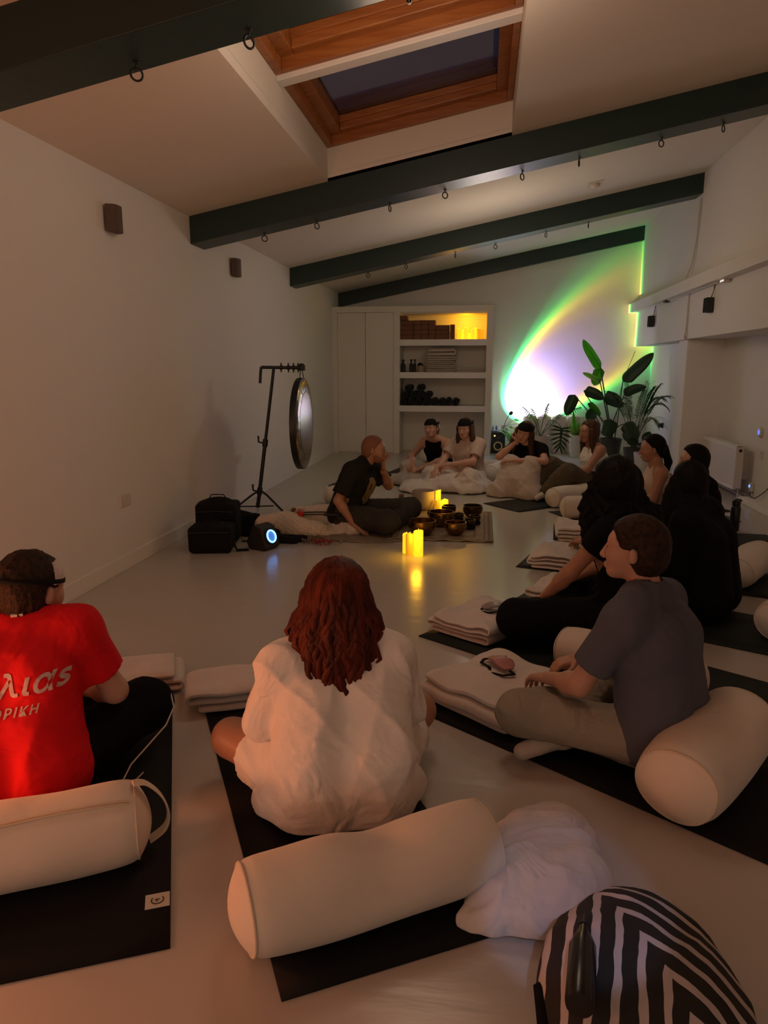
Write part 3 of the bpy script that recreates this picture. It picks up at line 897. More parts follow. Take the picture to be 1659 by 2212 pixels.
for i, (x, r, h) in enumerate(SHC):
    candle('pillar_candle', 'glowing pillar candle beside the cork bricks on top shelf, %s from the left' % ORD[i], (NX0 + x, FY + .16 + .09 * (i % 2) + (.08 if i > 5 else 0), 1.888), r * .85, h, 'candles on the top shelf', WAX if i < 6 else WAXD, i)
Ls = light('shelf_candle_light', 'POINT', (NX0 + 1.07, FY + .30, 2.19), 4.2, (1.0, .46, .008), shadow_soft_size=.05)

# middle shelf: bottles, planter, folded blankets
def bottle(x, h, r, lab):
    t = thing('glass_bottle', lab, 'bottle', (x, FY + .12, 1.36), 0, 'bottles on the middle shelf')
    MB().lathe([(.001, 0), (r, 0), (r, h * .55), (r * .9, h * .62), (r * .38, h * .72), (r * .36, h * .86), (.001, h * .86)], 18).build('bottle_body', BLACKP, t)
    MB().lathe([(.001, h * .86), (r * .62, h * .86), (r * .62, h), (.001, h)], 12).build('pump_cap', BLACKM, t)
bottle(NX0 + .045, .205, .038, 'dark bottle on middle shelf, leftmost of three')
bottle(NX0 + .180, .21, .032, 'dark bottle on middle shelf, middle of three')
bottle(NX0 + .240, .21, .026, 'dark bottle on middle shelf, rightmost of three beside the basket')
t = thing('basket', 'small tan basket with a dark cloth beside the folded blanket stack', 'basket', (NX0 + .345, FY + .13, 1.36))
MB().lathe([(.001, 0), (.058, 0), (.066, .10), (.060, .10), (.054, .01), (.001, .012)], 20).build('basket_body', mat('tan_basket', (.36, .25, .15), .8, bump=(120, .5)), t)
MB().tube([(-.03, 0, .09), (-.04, .01, .125), (-.01, 0, .14), (.03, -.01, .11)], [.02, .026, .022, .012], 8).build('cloth', BLACKF, t)

def folded(name, lab, loc, rz, L, Wd, t, n, m, cat='blanket', grp=None, seed=0, wob=.006, label_box=False, taper=.0):
    """a blanket folded back and forth n times: one continuous sheet of thickness t; L along the fold run (x), Wd across (y)"""
    rng = random.Random(seed)
    o = thing(name, lab, cat, loc, rz, grp)
    path = []; r = t * .5
    for i in range(n):
        z = r + i * t * 1.02
        ex = rng.uniform(-.012, .012)
        xs = np.linspace(-L / 2 + r + ex, L / 2 - r + rng.uniform(-.012, .012), 11)
        if i % 2: xs = xs[::-1]
        path += [(x, z) for x in xs]
        if i < n - 1:
            xe = xs[-1]; sg = 1 if i % 2 == 0 else -1
            for a in (-.45, 0, .45): path.append((xe + sg * (r * 1.2) * math.cos(a * PI / .9 * .5), z + t * .51 + math.sin(a * PI / .9) * t * .5))
    K = len(path); nv = 13; th = t * .44
    ph = [rng.uniform(0, 6.28) for _ in range(8)]
    top, bot = [], []
    for i in range(K):
        p0, p1 = path[max(i - 1, 0)], path[min(i + 1, K - 1)]
        dx, dz = p1[0] - p0[0], p1[1] - p0[1]; l = math.hypot(dx, dz) or 1
        nx, nz = -dz / l, dx / l
        lay = path[i][1] / (n * t)
        for j in range(nv):
            v = j / (nv - 1) - .5
            y = v * Wd * (1 - taper * lay) + .006 * math.sin(lay * 9 + ph[0]) * (1 if abs(v) > .45 else .4)
            x = path[i][0]; e = abs(v) * 2
            wz = wob * lay * (math.sin(x * 19 + y * 13 + ph[1]) + math.sin(y * 27 - x * 9 + ph[2]) + .7 * math.sin(x * 41 + ph[3]))
            zb = path[i][1] + wz - .22 * t * max(0, e - .8) * 5 * lay
            k = 1 if e < .95 else .6
            top.append((x + nx * th * k, y, max(zb + nz * th * k, .001))); bot.append((x - nx * th * k, y, max(zb - nz * th * k, .001)))
    mb = MB(); vs = top + bot; O = K * nv; fs = []
    for i in range(K - 1):
        for j in range(nv - 1):
            a = i * nv + j
            fs.append((a, a + nv, a + nv + 1, a + 1)); fs.append((O + a, O + a + 1, O + a + nv + 1, O + a + nv))
        for j in (0, nv - 1):
            a = i * nv + j
            fs.append((a, O + a, O + a + nv, a + nv) if j == 0 else (a, a + nv, O + a + nv, O + a))
    for i in (0, K - 1):
        for j in range(nv - 1):
            a = i * nv + j
            fs.append((a, a + 1, O + a + 1, O + a) if i == 0 else (a, O + a, O + a + 1, a + 1))
    mb.add(vs, fs)
    b = mb.build('folded_cloth', m, o)
    md = b.modifiers.new('sub', 'SUBSURF'); md.levels = 1; md.render_levels = 1
    return o

z = 1.361
SHB = [('lowest', .47, .060), ('second lowest', .47, .060), ('third lowest', .46, .060), ('second highest', .46, .075), ('highest', .49, .125)]
for i, (nm, L, hh) in enumerate(SHB):
    folded('folded_blanket', 'folded cream blanket in the middle shelf stack, %s' % nm, (NX0 + .665 + .01 * (i % 2), FY + .23, z), 0, L, .36, hh / 2, 2, BLANK2, grp='blankets on the middle shelf', seed=40 + i, wob=.002)
    z += hh + .002
folded('folded_blanket', 'single flat folded blanket on right side of the middle shelf', (NX0 + 1.15, FY + .23, 1.361), 0, .46, .34, .034, 2, BLANK2, grp='blankets on the middle shelf', seed=50, wob=.002)

# lower shelf: heap of dark rolled mats, ends facing the room
ROLL = mat('dark_roll_fabric', (.006, .009, .011), .8, bump=(60, .2))
def spiral_roll(r, L):
    pts = []; N = 46
    for i in range(N):
        a = i / (N - 1) * 2 * PI * 3.2; q = .010 + (r - .016) * i / (N - 1)
        pts.append((q * math.cos(a), q * math.sin(a)))
    mb = MB(); vs = []; fs = []
    tt = (r - .016) / 3.2 * .42
    for i, (x, z_) in enumerate(pts):
        l = math.hypot(x, z_); ux, uz = x / l, z_ / l
        for y in (0, L):
            vs += [(x + ux * tt, y, z_ + uz * tt), (x - ux * tt * .9, y, z_ - uz * tt * .9)]
    for i in range(N - 1):
        a, b = i * 4, (i + 1) * 4
        fs += [(a, b, b + 1, a + 1), (a + 2, a + 3, b + 3, b + 2), (a, a + 2, b + 2, b), (a + 1, b + 1, b + 3, a + 3)]
    fs += [(0, 1, 3, 2), ((N - 1) * 4, (N - 1) * 4 + 2, (N - 1) * 4 + 3, (N - 1) * 4 + 1)]
    return mb.add(vs, fs).mesh('mat_roll')
roll_me = spiral_roll(.062, .5); band_me = MB().tube([(.064 * math.cos(a / 16 * 2 * PI), .10, .064 * math.sin(a / 16 * 2 * PI)) for a in range(16)], .004, 6, closed=True).mesh('band')
RR = [(0, x) for x in (.065, .192, .318, .445, .575, .70, .80, .93)] + [(1, x) for x in (.10, .225, .35, .475)] + [(2, x) for x in (.13, .34)]
RNAME = ['bottom', 'middle', 'top']
cnt_ = [0, 0, 0]
for r, x in RR:
    o = thing('rolled_mat', 'dark rolled mat on lower shelf, %s row, %s from the left' % (RNAME[r], ORD[cnt_[r]]), 'mat', (NX0 + x, FY + .05 + .012 * r, .811 + .066 + r * .112), 0, 'rolled mats on the lower shelf')
    cnt_[r] += 1
    link_mesh('roll', roll_me, ROLL, o, rot=(0, random.uniform(0, 6), 0)); link_mesh('band', band_me, BLACKM, o)

# ================================================================== MATS, BOLSTERS, BLANKETS
def yoga_mat(lab, front_left, d, m=MATB, Wd=.61, L=1.8, tagged=False):
    d = Vector((d[0], d[1], 0)).normalized(); r = Vector((-d.y, d.x, 0)) * -1    # d points from the front edge back to the sitter
    side = Vector((-d.y, d.x, 0))
    o = thing('yoga_mat', lab, 'mat', (front_left[0], front_left[1], 0), math.atan2(d.y, d.x), 'yoga mats')
    nx = 30
    def fn(u, v):
        x = u * L; y = v * Wd
        return (x, y, .0055 + .0015 * math.sin(x * 3 + y * 2) ** 2 * (1 if u < .95 else 0))
    mb = MB()
    mb.grid(fn, nx, 6)
    ob = mb.build('mat_sheet', m, o)
    md = ob.modifiers.new('solid', 'SOLIDIFY'); md.thickness = .0045; md.offset = -1
    return o

# side: y runs to the left of d, so front_left below is the corner from which the width runs
def mat_from(lab, a, d, m=MATB, Wd=.61, L=1.8):
    return yoga_mat(lab, a, d, m, Wd, L)

m1 = mat_from('black yoga mat under the man in red at the left edge', (-1.465, 3.08), (.405, -.914), Wd=-.62)
# small woven tag with a ring emblem on the near mat
tg = MB().bx((1.60, -.066, .006), (1.655, -.002, .0085)).build('woven_tag', PLATE, m1, False, bevel=.003)
tg['label'] = 'white tag with a dark ring emblem'
em_ = MB().tube([(1.627 + .015 * math.cos(a), -.034 + .016 * math.sin(a), .0092) for a in np.linspace(-2.2, 2.2, 16)], .0014, 6).tube([(1.633, -.034, .0092), (1.625, -.040, .0092), (1.625, -.028, .0092)], .0013, 6).build('tag_emblem', BLACKP, tg)
m2 = mat_from('black yoga mat under the red-haired woman in white', (-1.27, 2.91), (.473, -.881), Wd=.60)
MB().bx((1.62, .545, .006), (1.66, .60, .0085)).build('woven_tag', PLATE, m2, False, bevel=.003)
m3 = mat_from('black yoga mat under the man in the grey t-shirt', (-.27, 2.79), (.806, -.592), Wd=.64)
m4 = mat_from('black yoga mat under the curly-haired woman in black, second from right foreground', (-.31, 3.62), (.82, -.57), MATG, Wd=.64)
m5 = mat_from('dark yoga mat under the woman with long straight black hair', (.20, 4.27), (.88, -.47), MATG)
m6 = mat_from('dark yoga mat under the slouching person half hidden behind dark heads', (.27, 5.08), (.95, -.32), MATG)
m7 = mat_from('dark yoga mat behind the water bottle with a folded blanket at its tip', (.62, 5.98), (.995, -.10), MATG)
m8 = mat_from('dark yoga mat with a long cream bolster lying across its tip', (.92, 6.69), (.9, .42), MATG, Wd=.55)
m9 = mat_from('dark yoga mat under the woman in the white tank top', (.39, 7.12), (.77, .64), MATG, Wd=.56)
m10 = mat_from('dark yoga mat under the woman resting cheek on hand', (.33, 8.0), (.55, .83), MATG)
m11 = mat_from('dark yoga mat under the woman in the pale t-shirt', (-.40, 8.40), (.31, .95), MATG)
m12 = mat_from('dark yoga mat under the woman in the black tank top', (-.72, 9.40), (.2, .98), MATG)

def bolster(lab, p0, p1, r=.122, flat=.92, handle=0, sag=None, seam=False, z=0.0, upright=False, seed=0, tail=False, name='bolster', slit=False):
    p0, p1 = Vector(p0), Vector(p1)
    ax = (p1 - p0); L = ax.length
    t = thing(name, lab, 'bolster', ((p0.x + p1.x) / 2, (p0.y + p1.y) / 2, z), 0 if upright else math.atan2(ax.y, ax.x), 'cream bolsters')
    nu, nv = 34, 40
    rng = random.Random(seed); ph = rng.uniform(0, 6.28)
    prof = []
    for i in range(nu):
        s = -1 + 2 * i / (nu - 1)
        prof.append(s)
    def ring(s, k):
        # s in [-1,1] along the axis; bulging barrel with domed ends
        x = s * L / 2
        rr = r * (1 - .05 * s * s - .09 * abs(s) ** 16)
        w = 2 * PI * k / nv
        y = math.cos(w) * rr * 1.03; zz = math.sin(w) * rr * flat
        if sag and zz > 0:
            zz -= sag[1] * math.exp(-((x - sag[0]) / .10) ** 2) * (zz / r) * (1 + .5 * y / r)
        zz += .003 * math.sin(x * 16 + w * 2 + ph); y += .003 * math.sin(x * 13 + w * 3 + ph)
        return (x, y, max(zz + r * flat, .002))
    mb = MB(); vs = []; fs = []
    rows = list(prof)
    for s in rows:
        for k in range(nv): vs.append(ring(s, k))
    for i in range(nu - 1):
        for k in range(nv):
            l = (k + 1) % nv
            fs.append((i * nv + k, (i + 1) * nv + k, (i + 1) * nv + l, i * nv + l))
    mb.add(vs, fs)
    def P3(p): return (p[0], p[1], p[2]) if not upright else (p[1], p[2] - r * flat, p[0] + L / 2)
    mb.v = [P3(p) for p in mb.v]
    mb.build('bolster_cover', CREAM, t)
    for sg in (-1, 1):                     # round end panels, a little domed, with their piping
        e = MB(); vs = []; fs = []; m_ = 7
        for i in range(m_):
            q = 1 - i / (m_ - 1) * .999
            for k in range(nv):
                p = ring(sg, k); cz_ = r * flat
                vs.append((p[0] + sg * .040 * (1 - q * q), p[1] * q, cz_ + (p[2] - cz_) * q))
        for i in range(m_ - 1):
            for k in range(nv):
                l = (k + 1) % nv
                f = (i * nv + k, i * nv + l, (i + 1) * nv + l, (i + 1) * nv + k)
                fs.append(f if sg < 0 else f[::-1])
        e.add(vs, fs); e.v = [P3(p) for p in e.v]
        ep = e.build('end_panel', CREAM, t)
        pp = MB().tube([P3(ring(sg * .995, k)) for k in range(nv)], .0042, 6, closed=True).build('piping', PIPE, t)
        if handle == sg or handle == 2:
            c0 = r * flat
            hp = [(sg * (L / 2 + q), y, c0 + z_) for q, y, z_ in ((-.005, 0, r * .93), (.03, .006, r * .85), (.07, .012, r * .45), (.088, .014, -.005), (.075, .012, -r * .40), (.03, .008, -r * .62))]
            sp = []
            sp = smooth_path(hp)
            MB().tube([P3(p) for p in sp], .020, 8, flat=.16).build('handle', PIPE, t)
        if slit:
            MB().tube([P3((sg * (L / 2 + .030), .005, r * flat + .03)), P3((sg * (L / 2 + .033), .008, r * flat - .015))], .006, 6).build('zip_pull', BLACKM, t)
    if seam:
        a = seam if isinstance(seam, float) else 1.35
        pts = []
        for i in range(1, nu - 1):
            s = rows[i]; k = a / (2 * PI) * nv
            p = Vector(ring(s, k)); pts.append((p.x, p.y + .0012 * math.sin(s * 9), p.z + .002))
        MB().tube(pts, .004, 6).tube([(p[0], p[1] - .012, p[2] + .001) for p in pts], .003, 6).build('seam_fold', PIPE, t)
    if tail:
        MB().box((-L / 2 - .01, .06, .035), (.012, .018, .002), rotmat(.5, .6, 0)).build('brand_tab', BLACKF, t, False)
    return t

bolster('cream bolster behind the man in red, with a handle loop at its right end', (-1.54, 1.455), (-.975, 1.755), .128, handle=1, seam=2.05, seed=1)
bolster('cream bolster behind the red-haired woman, dented on top, nearest to the viewer', (-.545, 1.455), (.035, 1.80), .128, sag=(.03, .035), seed=2, tail=True, handle=0)
bolster('cream bolster behind the man in the grey t-shirt, right foreground', (.63, 2.12), (.99, 2.62), .144, seed=3)
bolster('cream bolster showing its end beside the grey t-shirt man\'s arm', (.42, 3.31), (.94, 2.97), .118, seed=4, slit=True)
bolster('cream bolster end-on at right, beside the long black hair', (1.66, 4.72), (2.0, 5.27), .122, seed=5)
bolster('cream bolster cut by the right edge of the photograph', (1.56, 3.78), (1.95, 4.3), .125, seed=6)
bolster('cream bolster lying across a mat tip before the curly-haired woman', (.80, 6.88), (1.44, 6.86), .122, seed=7)
bolster('cream bolster under the knees of the woman in the white tank top', (.74, 7.42), (1.24, 7.82), .118, seed=8)
bolster('cream bolster right behind the woman in the pale t-shirt, end showing', (.115, 9.02), (.32, 9.63), .122, seed=9)
bolster('cream bolster lying sideways farther behind the pale t-shirt woman', (-.06, 9.98), (.30, 9.90), .095, seed=10)
bolster('cream bolster leaning behind the woman in the black tank top', (-.85, 10.15), (-.40, 10.35), .150, seed=11)
bolster('small cream bolster left of the woman in the white tank top', (.95, 8.82), (1.25, 9.2), .105, seed=12)
lb_ = ['leftmost', 'second from the left', 'third from the left', 'rightmost']
for i, x in enumerate((.80, 1.04, 1.29, 1.54)):
    bolster('upright cream bolster standing against the back wall, %s of four' % lb_[i], (x, 12.40, 0), (x, 12.40, .62), .118, flat=1.0, upright=True, seed=20 + i)
cu = bolster('pale round cushion with loose straps behind the instructor', (-1.62, 7.30), (-1.33, 7.36), .135, flat=.75, seed=30)
MB().tube([(-.13, -.03, .20), (-.05, .03, .225), (.06, .0, .215), (.13, .05, .205)], .005, 6).tube([(-.12, .04, .20), (0, -.04, .222), (.12, -.02, .21)], .004, 6).build('strap', BLACKF, cu)

def blanket(lab, px, rz, L, Wd, t, n, m=BLANK, seed=0, wob=.009, z=.008):
    return folded('folded_blanket', lab, (px[0], px[1], z), rz, L, Wd, t, n, m, grp='blankets folded on the mats', seed=seed, wob=wob)
blanket('pale blanket folded on the mat in front of the man in red', (-1.63, 2.80), RAD(24), .60, .28, .030, 3, seed=1, wob=.005)
blanket('pale blanket rolled on the mat tip beside the red-haired woman', (-.97, 2.80), RAD(22), .52, .27, .034, 3, seed=2, wob=.005)
blanket('pale blanket with a pink eye mask on top, on the grey t-shirt man\'s mat', (.10, 2.90), RAD(50), .48, .46, .030, 4, seed=3)
blanket('pale blanket with a grey eye mask on top, on the curly-haired woman\'s mat', (.04, 3.80), RAD(-35), .40, .50, .024, 4, seed=4)
blanket('pale blanket half covered by dark clothes, beside a forearm', (.55, 4.40), RAD(-28), .36, .46, .030, 3, seed=5)
blanket('pale blanket on the dark mat tip, third along the row from the front right', (.62, 5.20), RAD(-18), .42, .46, .028, 4, seed=6)
blanket('pale blanket folded thick on mat tip, farthest along the right row', (.86, 6.06), RAD(-4), .42, .42, .032, 4, seed=7)

PINK = mat('dusty_pink_satin', (.42, .17, .15), .45, bump=(30, .15))
GREYS = mat('grey_satin', (.26, .22, .22), .4, bump=(30, .15))
def loose_mask(lab, loc, rz, m, s=1.0):
    t = thing('eye_mask', lab, 'eye mask', loc, rz)
    def fn(u, v):
        x = (u - .5) * .19; e = abs(u - .5) * 2
        h = .042 * math.sqrt(max(0, 1 - e ** 2.6)) + .002
        nose = .020 * math.exp(-((x) / .016) ** 2)
        y = (v - .5) * 2 * h; y = y if y > 0 else y + nose * (-y / h)
        return (x * .82, y, .016 + .022 * math.cos(x * 13) * (1 - e * e) + .004 * math.cos(y * 40))
    MB().grid(fn, 22, 10).build('mask_pad', m, t, solid=.007)
    sp = [(.075, 0, .012), (.085, .035, .010), (.05, .07, .012), (-.01, .065, .016), (-.05, .085, .010), (-.10, .05, .010), (-.11, .0, .012), (-.075, 0, .012)]
    pts = []
    for i in range(len(sp) - 1):
        for j in range(4): pts.append(Vector(sp[i]).lerp(Vector(sp[i + 1]), j / 4))
    MB().tube(pts + [Vector(sp[-1])], .0085, 6, flat=.4).build('elastic_strap', BLACKF, t)
    return t
loose_mask('pink satin eye mask with black elastic on the nearest folded blanket', (.11, 2.98, .128), RAD(120), PINK)
loose_mask('grey eye mask with black elastic on the second folded blanket', (.10, 3.80, .105), RAD(190), GREYS)

def lump(name, lab, cat, m, prims, vox, k=.04, loc=(0, 0, 0), rz=0, part='cloth', group=None, **kw):
    t = thing(name, lab, cat, loc, rz, group)
    return t, cloth(t, part, m, prims, vox, k, **kw)

lump('dark_garment', 'crumpled dark garment on the folded blanket beside the forearm', 'clothes', BLACKF,
     [ncap((-.10, 0, .03), (.08, .03, .035), .035), ncap((-.12, -.12, .0), (-.05, 0, .03), .05, .035), ncap((.02, .03, .03), (.12, -.04, .03), .035)], .008, loc=(.62, 4.26, .085), disp=folds(31, .02, 40))

# unfolded blanket heap beside the nearest bolster
lump('rumpled_blanket', 'rumpled white blanket heap right of the nearest bolster', 'blanket', mat('white_heap_wool', (.60, .56, .54), .95, bump=(120, .25, .003), sheen=.3, wrinkle=(6, .03)),
     [nell((0, .10, .02), (.17, .20, .085)), nell((.05, -.06, .03), (.17, .14, .10)), nell((-.06, -.10, .02), (.10, .13, .08)), nell((.02, .26, .0), (.13, .14, .06)), ncap((-.12, -.20, .0), (-.02, -.05, .07), .045, .06), ncap((.14, -.10, .02), (.10, .12, .06), .05), ncap((.02, -.16, .03), (.13, .02, .07), .05, .06), ncap((-.02, .0, .07), (.05, .22, .05), .05, .04)],
     .009, .05, loc=(.175, 1.78, 0), rz=RAD(-14), disp=folds(33, .040, 17, warp=.9), cuts=[((0, 0, -1), (0, 0, .003))], smooth=2, post=3)

# black and white striped bag in the near right corner
STR = bpy.data.materials.new('chevron_stripe_fabric'); STR.use_nodes = True
n_ = STR.node_tree; b_ = n_.nodes['Principled BSDF']; b_.inputs['Roughness'].default_value = .85
tc_ = n_.nodes.new('ShaderNodeTexCoord'); sp_ = n_.nodes.new('ShaderNodeSeparateXYZ'); n_.links.new(tc_.outputs['Object'], sp_.inputs[0])
def nm(op, a, b=None):
    q = n_.nodes.new('ShaderNodeMath'); q.operation = op
    for i, v in enumerate((a, b)):
        if v is None: continue
        if isinstance(v, (int, float)): q.inputs[i].default_value = v
        else: n_.links.new(v, q.inputs[i])
    return q.outputs[0]
nz_ = n_.nodes.new('ShaderNodeTexNoise'); nz_.inputs['Scale'].default_value = 9; n_.links.new(tc_.outputs['Object'], nz_.inputs['Vector'])
wv_ = nm('MULTIPLY', nm('SUBTRACT', nz_.outputs['Fac'], .5), .030)
dx_ = nm('SUBTRACT', .07, sp_.outputs['X'])
dy_ = nm('ADD', nm('ADD', sp_.outputs['Y'], .07), nm('MULTIPLY', sp_.outputs['X'], .45))
dd_ = nm('ADD', nm('MAXIMUM', dx_, dy_), wv_)
st_ = nm('LESS_THAN', nm('FRACT', nm('MULTIPLY', dd_, 20.0)), .34)
mx_ = n_.nodes.new('ShaderNodeMix'); mx_.data_type = 'RGBA'
n_.links.new(st_, mx_.inputs['Factor'])
mx_.inputs[6].default_value = (.010, .009, .009, 1); mx_.inputs[7].default_value = (.42, .38, .38, 1)
n_.links.new(mx_.outputs[2], b_.inputs['Base Color'])
bt, bag = lump('striped_bag', 'black cloth bag with white chevron stripes in near right corner', 'bag', STR,
     [nell((0, 0, .10), (.20, .19, .13)), nell((.09, -.08, .09), (.15, .15, .11)), nell((-.07, -.10, .07), (.13, .14, .10)), nell((.02, .12, .10), (.12, .10, .10))], .010, .06, loc=(.365, 1.40, 0), rz=RAD(-12), disp=folds(37, .022, 16), cuts=[((0, 0, -1), (0, 0, .003))], part='bag_cloth')
MB().tube([(-.16, -.06, .10), (-.19, -.12, .12), (-.17, -.2, .10), (-.10, -.24, .07)], .014, 8, flat=.3).build('shoulder_strap', BLACKF, bt)
t = thing('dark_bottle', 'glossy dark bottle lying on the striped bag', 'bottle', (.235, 1.30, .205), RAD(80))
Rb = rotmat(0, PI / 2, 0)
MB().lathe([(.001, -.10), (.027, -.098), (.029, -.09), (.029, .05), (.018, .085), (.013, .11), (.001, .11)], 24, R=Rb).build('bottle_body', mat('dark_glass', (.010, .008, .008), .25), t)
MB().lathe([(.001, .11), (.015, .11), (.015, .135), (.001, .137)], 18, R=Rb).build('cap', BLACKP, t)

# ================================================================== INSTRUMENTS IN THE MIDDLE
RUG = mat('faded_rug', (.27, .20, .14), .95, bump=(160, .4, .003), var=(16, (.36, .285, .21)))
RUGB = mat('rug_border', (.13, .095, .065), .95, bump=(160, .4, .003), var=(40, (.25, .19, .14)))
RUGC = mat('round_rug_weave', (.30, .245, .20), .95, bump=(90, .4, .003), var=(9, (.20, .16, .13)), stretch=(1, 4, 1))
t = thing('patterned_rug', 'faded rectangular rug with bordered edge under the bronze bowls', 'rug', (-.33, 6.45, 0))
def rz_(x, y): return .006 + (.012 * math.exp(-((y + .66) / .05) ** 2) * (math.sin(x * 16 + 1) ** 2))
MB().grid(lambda u, v: (-.45 + .90 * u, -.66 + 1.30 * v, rz_(-.45 + .90 * u, -.66 + 1.30 * v)), 40, 30).build('rug_field', RUG, t, solid=.006)
for ins, w_ in ((.035, .012), (.075, .006), (.16, .008)):
    x0, x1, y0, y1 = -.45 + ins, .45 - ins, -.66 + ins, .64 - ins
    mb = MB()
    for a, b in (((x0, y0), (x1, y0)), ((x1, y0), (x1, y1)), ((x1, y1), (x0, y1)), ((x0, y1), (x0, y0))):
        mb.tube([(a[0] + (b[0] - a[0]) * q, a[1] + (b[1] - a[1]) * q, rz_(a[0] + (b[0] - a[0]) * q, a[1] + (b[1] - a[1]) * q) + .003) for q in np.linspace(0, 1, 14)], w_, 6, flat=.15)
    mb.build('border_stripe', RUGB, t)
t = thing('round_rug', 'round pale woven rug under the instructor', 'rug', (-.98, 6.36, 0))
MB().lathe([(.001, 0), (.70, 0), (.715, .004), (.70, .0075), (.001, .0075)], 56).build('rug_disc', RUGC, t)
MB().torus((0, 0, .006), .70, .005, 56, 6).build('rug_hem', RUGB, t)

def bowl(lab, x, y, d, h, m=BRASS, z=.012, ring=False, name='singing_bowl', thick=.006, belly=1.06):
    t = thing(name, lab, 'bowl', (x, y, z), 0, 'singing bowls')
    r = d / 2; z0 = 0
    if ring:
        MB().torus((0, 0, .016), r * .72, .018, 20, 8).build('ring_cushion', BLACKF, t); z0 = .024
    pr = [(.001, z0), (r * .45, z0), (r * .72, z0 + h * .12), (r * .93, z0 + h * .36), (r * belly, z0 + h * .68), (r * 1.0, z0 + h * .95), (r * 1.0, z0 + h), (r - thick, z0 + h), (r - thick, z0 + h * .94), (r * belly - thick * 1.2, z0 + h * .68), (r * .90, z0 + h * .40), (r * .68, z0 + h * .17), (.001, z0 + h * .08)]
    MB().lathe(pr, 32).build('bowl_shell', m, t)
    MB().torus((0, 0, z0 + h - .003), r - thick * .3, .0038, 32, 6).build('rim', m, t)
    return t
bowl('large bronze singing bowl right behind the front glowing candles', -.49, 5.98, .232, .125)
bowl('wide bronze singing bowl in the middle of the group, behind the front bowls', -.345, 6.34, .225, .135)
bowl('bronze singing bowl at front right on the rug', -.205, 6.01, .185, .11)
bowl('shallow dark bowl between the crystal bowl and the wide bronze bowl', -.42, 6.66, .155, .075, BRASSD)
bowl('dark red-brown bronze bowl in front of the rear glowing candles', -.30, 6.82, .135, .10, BRASSD)
bowl('large dark bowl at the back right corner of the rug', -.07, 6.78, .185, .115, BRASSD)
bowl('tiny bowl on a ring cushion in the middle of the bowls', -.195, 6.55, .092, .055, BRASSD, ring=True)
bowl('small dark bowl on a ring cushion before the large dark bowl', -.045, 6.46, .105, .06, BRASSD, ring=True)
bowl('small bowl on a ring cushion right of the front bronze bowls', -.09, 6.26, .105, .06, BRASSD, ring=True)
t = thing('crystal_bowl', 'frosted white crystal singing bowl left of the rear glowing candles', 'bowl', (-.575, 7.10, .0))
r = .115
MB().lathe([(.001, 0), (r * .55, .004), (r * .82, .03), (r * .97, .08), (r, .12), (r, .205), (r - .008, .205), (r - .008, .12), (r * .9, .08), (r * .75, .036), (.001, .012)], 40).build('bowl_shell', QUARTZ, t)
MB().torus((0, 0, .205), r - .004, .0042, 40, 6).build('rim', QUARTZ, t)
t = thing('wooden_block', 'upright brown wooden block left of the crystal bowl', 'block', (-.80, 7.12, 0), .1)
MB().bx((-.026, -.04, 0), (.026, .04, .155)).build('block_body', mat('brown_block_wood', (.22, .12, .06), .6, bump=(40, .2), stretch=(6, 6, .6)), t, False, bevel=.004)
MB().bx((-.020, -.034, .155), (.020, .034, .158)).build('end_grain', CORK, t, False)

candle('pillar_candle', 'tall glowing pillar candle in front of the bowls, right one of three', (-.463, 5.30, 0), .038, .200, 'candles on the floor', WAX, 11)
candle('pillar_candle', 'dimmer pillar candle in front of the bowls, middle of three', (-.530, 5.33, 0), .034, .165, 'candles on the floor', WAXD, 12)
candle('pillar_candle', 'glowing pillar candle mostly hidden, left one of the front three', (-.562, 5.38, 0), .032, .155, 'candles on the floor', WAX, 13)
candle('pillar_candle', 'slim tall glowing candle right behind the crystal bowl', (-.425, 7.12, 0), .028, .20, 'candles on the floor', WAX, 14)
candle('pillar_candle', 'slim shorter glowing candle in front of the slim tall one', (-.428, 7.02, 0), .029, .125, 'candles on the floor', WAXD, 15)
candle('pillar_candle', 'short wide glowing candle right of the slim candles', (-.355, 7.05, 0), .038, .125, 'candles on the floor', WAX, 16)
light('front_candle_light', 'POINT', (-.47, 5.22, .16), 1.6, (1.0, .50, .02), shadow_soft_size=.035)
light('rear_candle_light', 'POINT', (-.36, 6.96, .17), 1.2, (1.0, .50, .02), shadow_soft_size=.035)

# gong on its stand
t = thing('gong_stand', 'black telescopic boom stand on tripod legs by the left wall', 'stand', (-2.20, 6.73, 0))
top = Vector((.20, .03, 1.43)); base = Vector((0, 0, .06))
mid = base.lerp(top, .47)
MB().tube([base, mid], .019, 12).build('lower_pole', BLACKM, t)
MB().tube([mid - (top - base) * .02, top], .0155, 12).build('upper_pole', BLACKM, t)
low = base.lerp(top, .12)
for p, nmz in ((mid, 'clamp'), (low, 'clamp')):
    c_ = MB().tube([p - (top - base).normalized() * .035, p + (top - base).normalized() * .035], .027, 12).build(nmz, BLACKP, t)
    MB().tube([p + Vector((-.02, -.01, 0)), p + Vector((-.06, -.02, .01)), p + Vector((-.062, -.02, .07))], .010, 8).build('lever', BLACKP, c_)
for a in (-.5, 1.9, 4.1):
    d_ = Vector((math.cos(a), math.sin(a), 0))
    lg = MB().tube([low + d_ * .03, low + d_ * .10 + Vector((0, 0, -.03)), Vector((0, 0, .014)) + d_ * .42], .011, 8).build('leg', BLACKM, t)
    MB().tube([Vector((0, 0, .016)) + d_ * .39, Vector((0, 0, .016)) + d_ * .44], .015, 8).build('rubber_foot', BLACKP, lg)
    MB().tube([Vector((0, 0, .07)), Vector((0, 0, .10)) + d_ * .22], .007, 6).build('brace', BLACKM, t)
bd = Vector((.36, .16, -.005)).normalized()
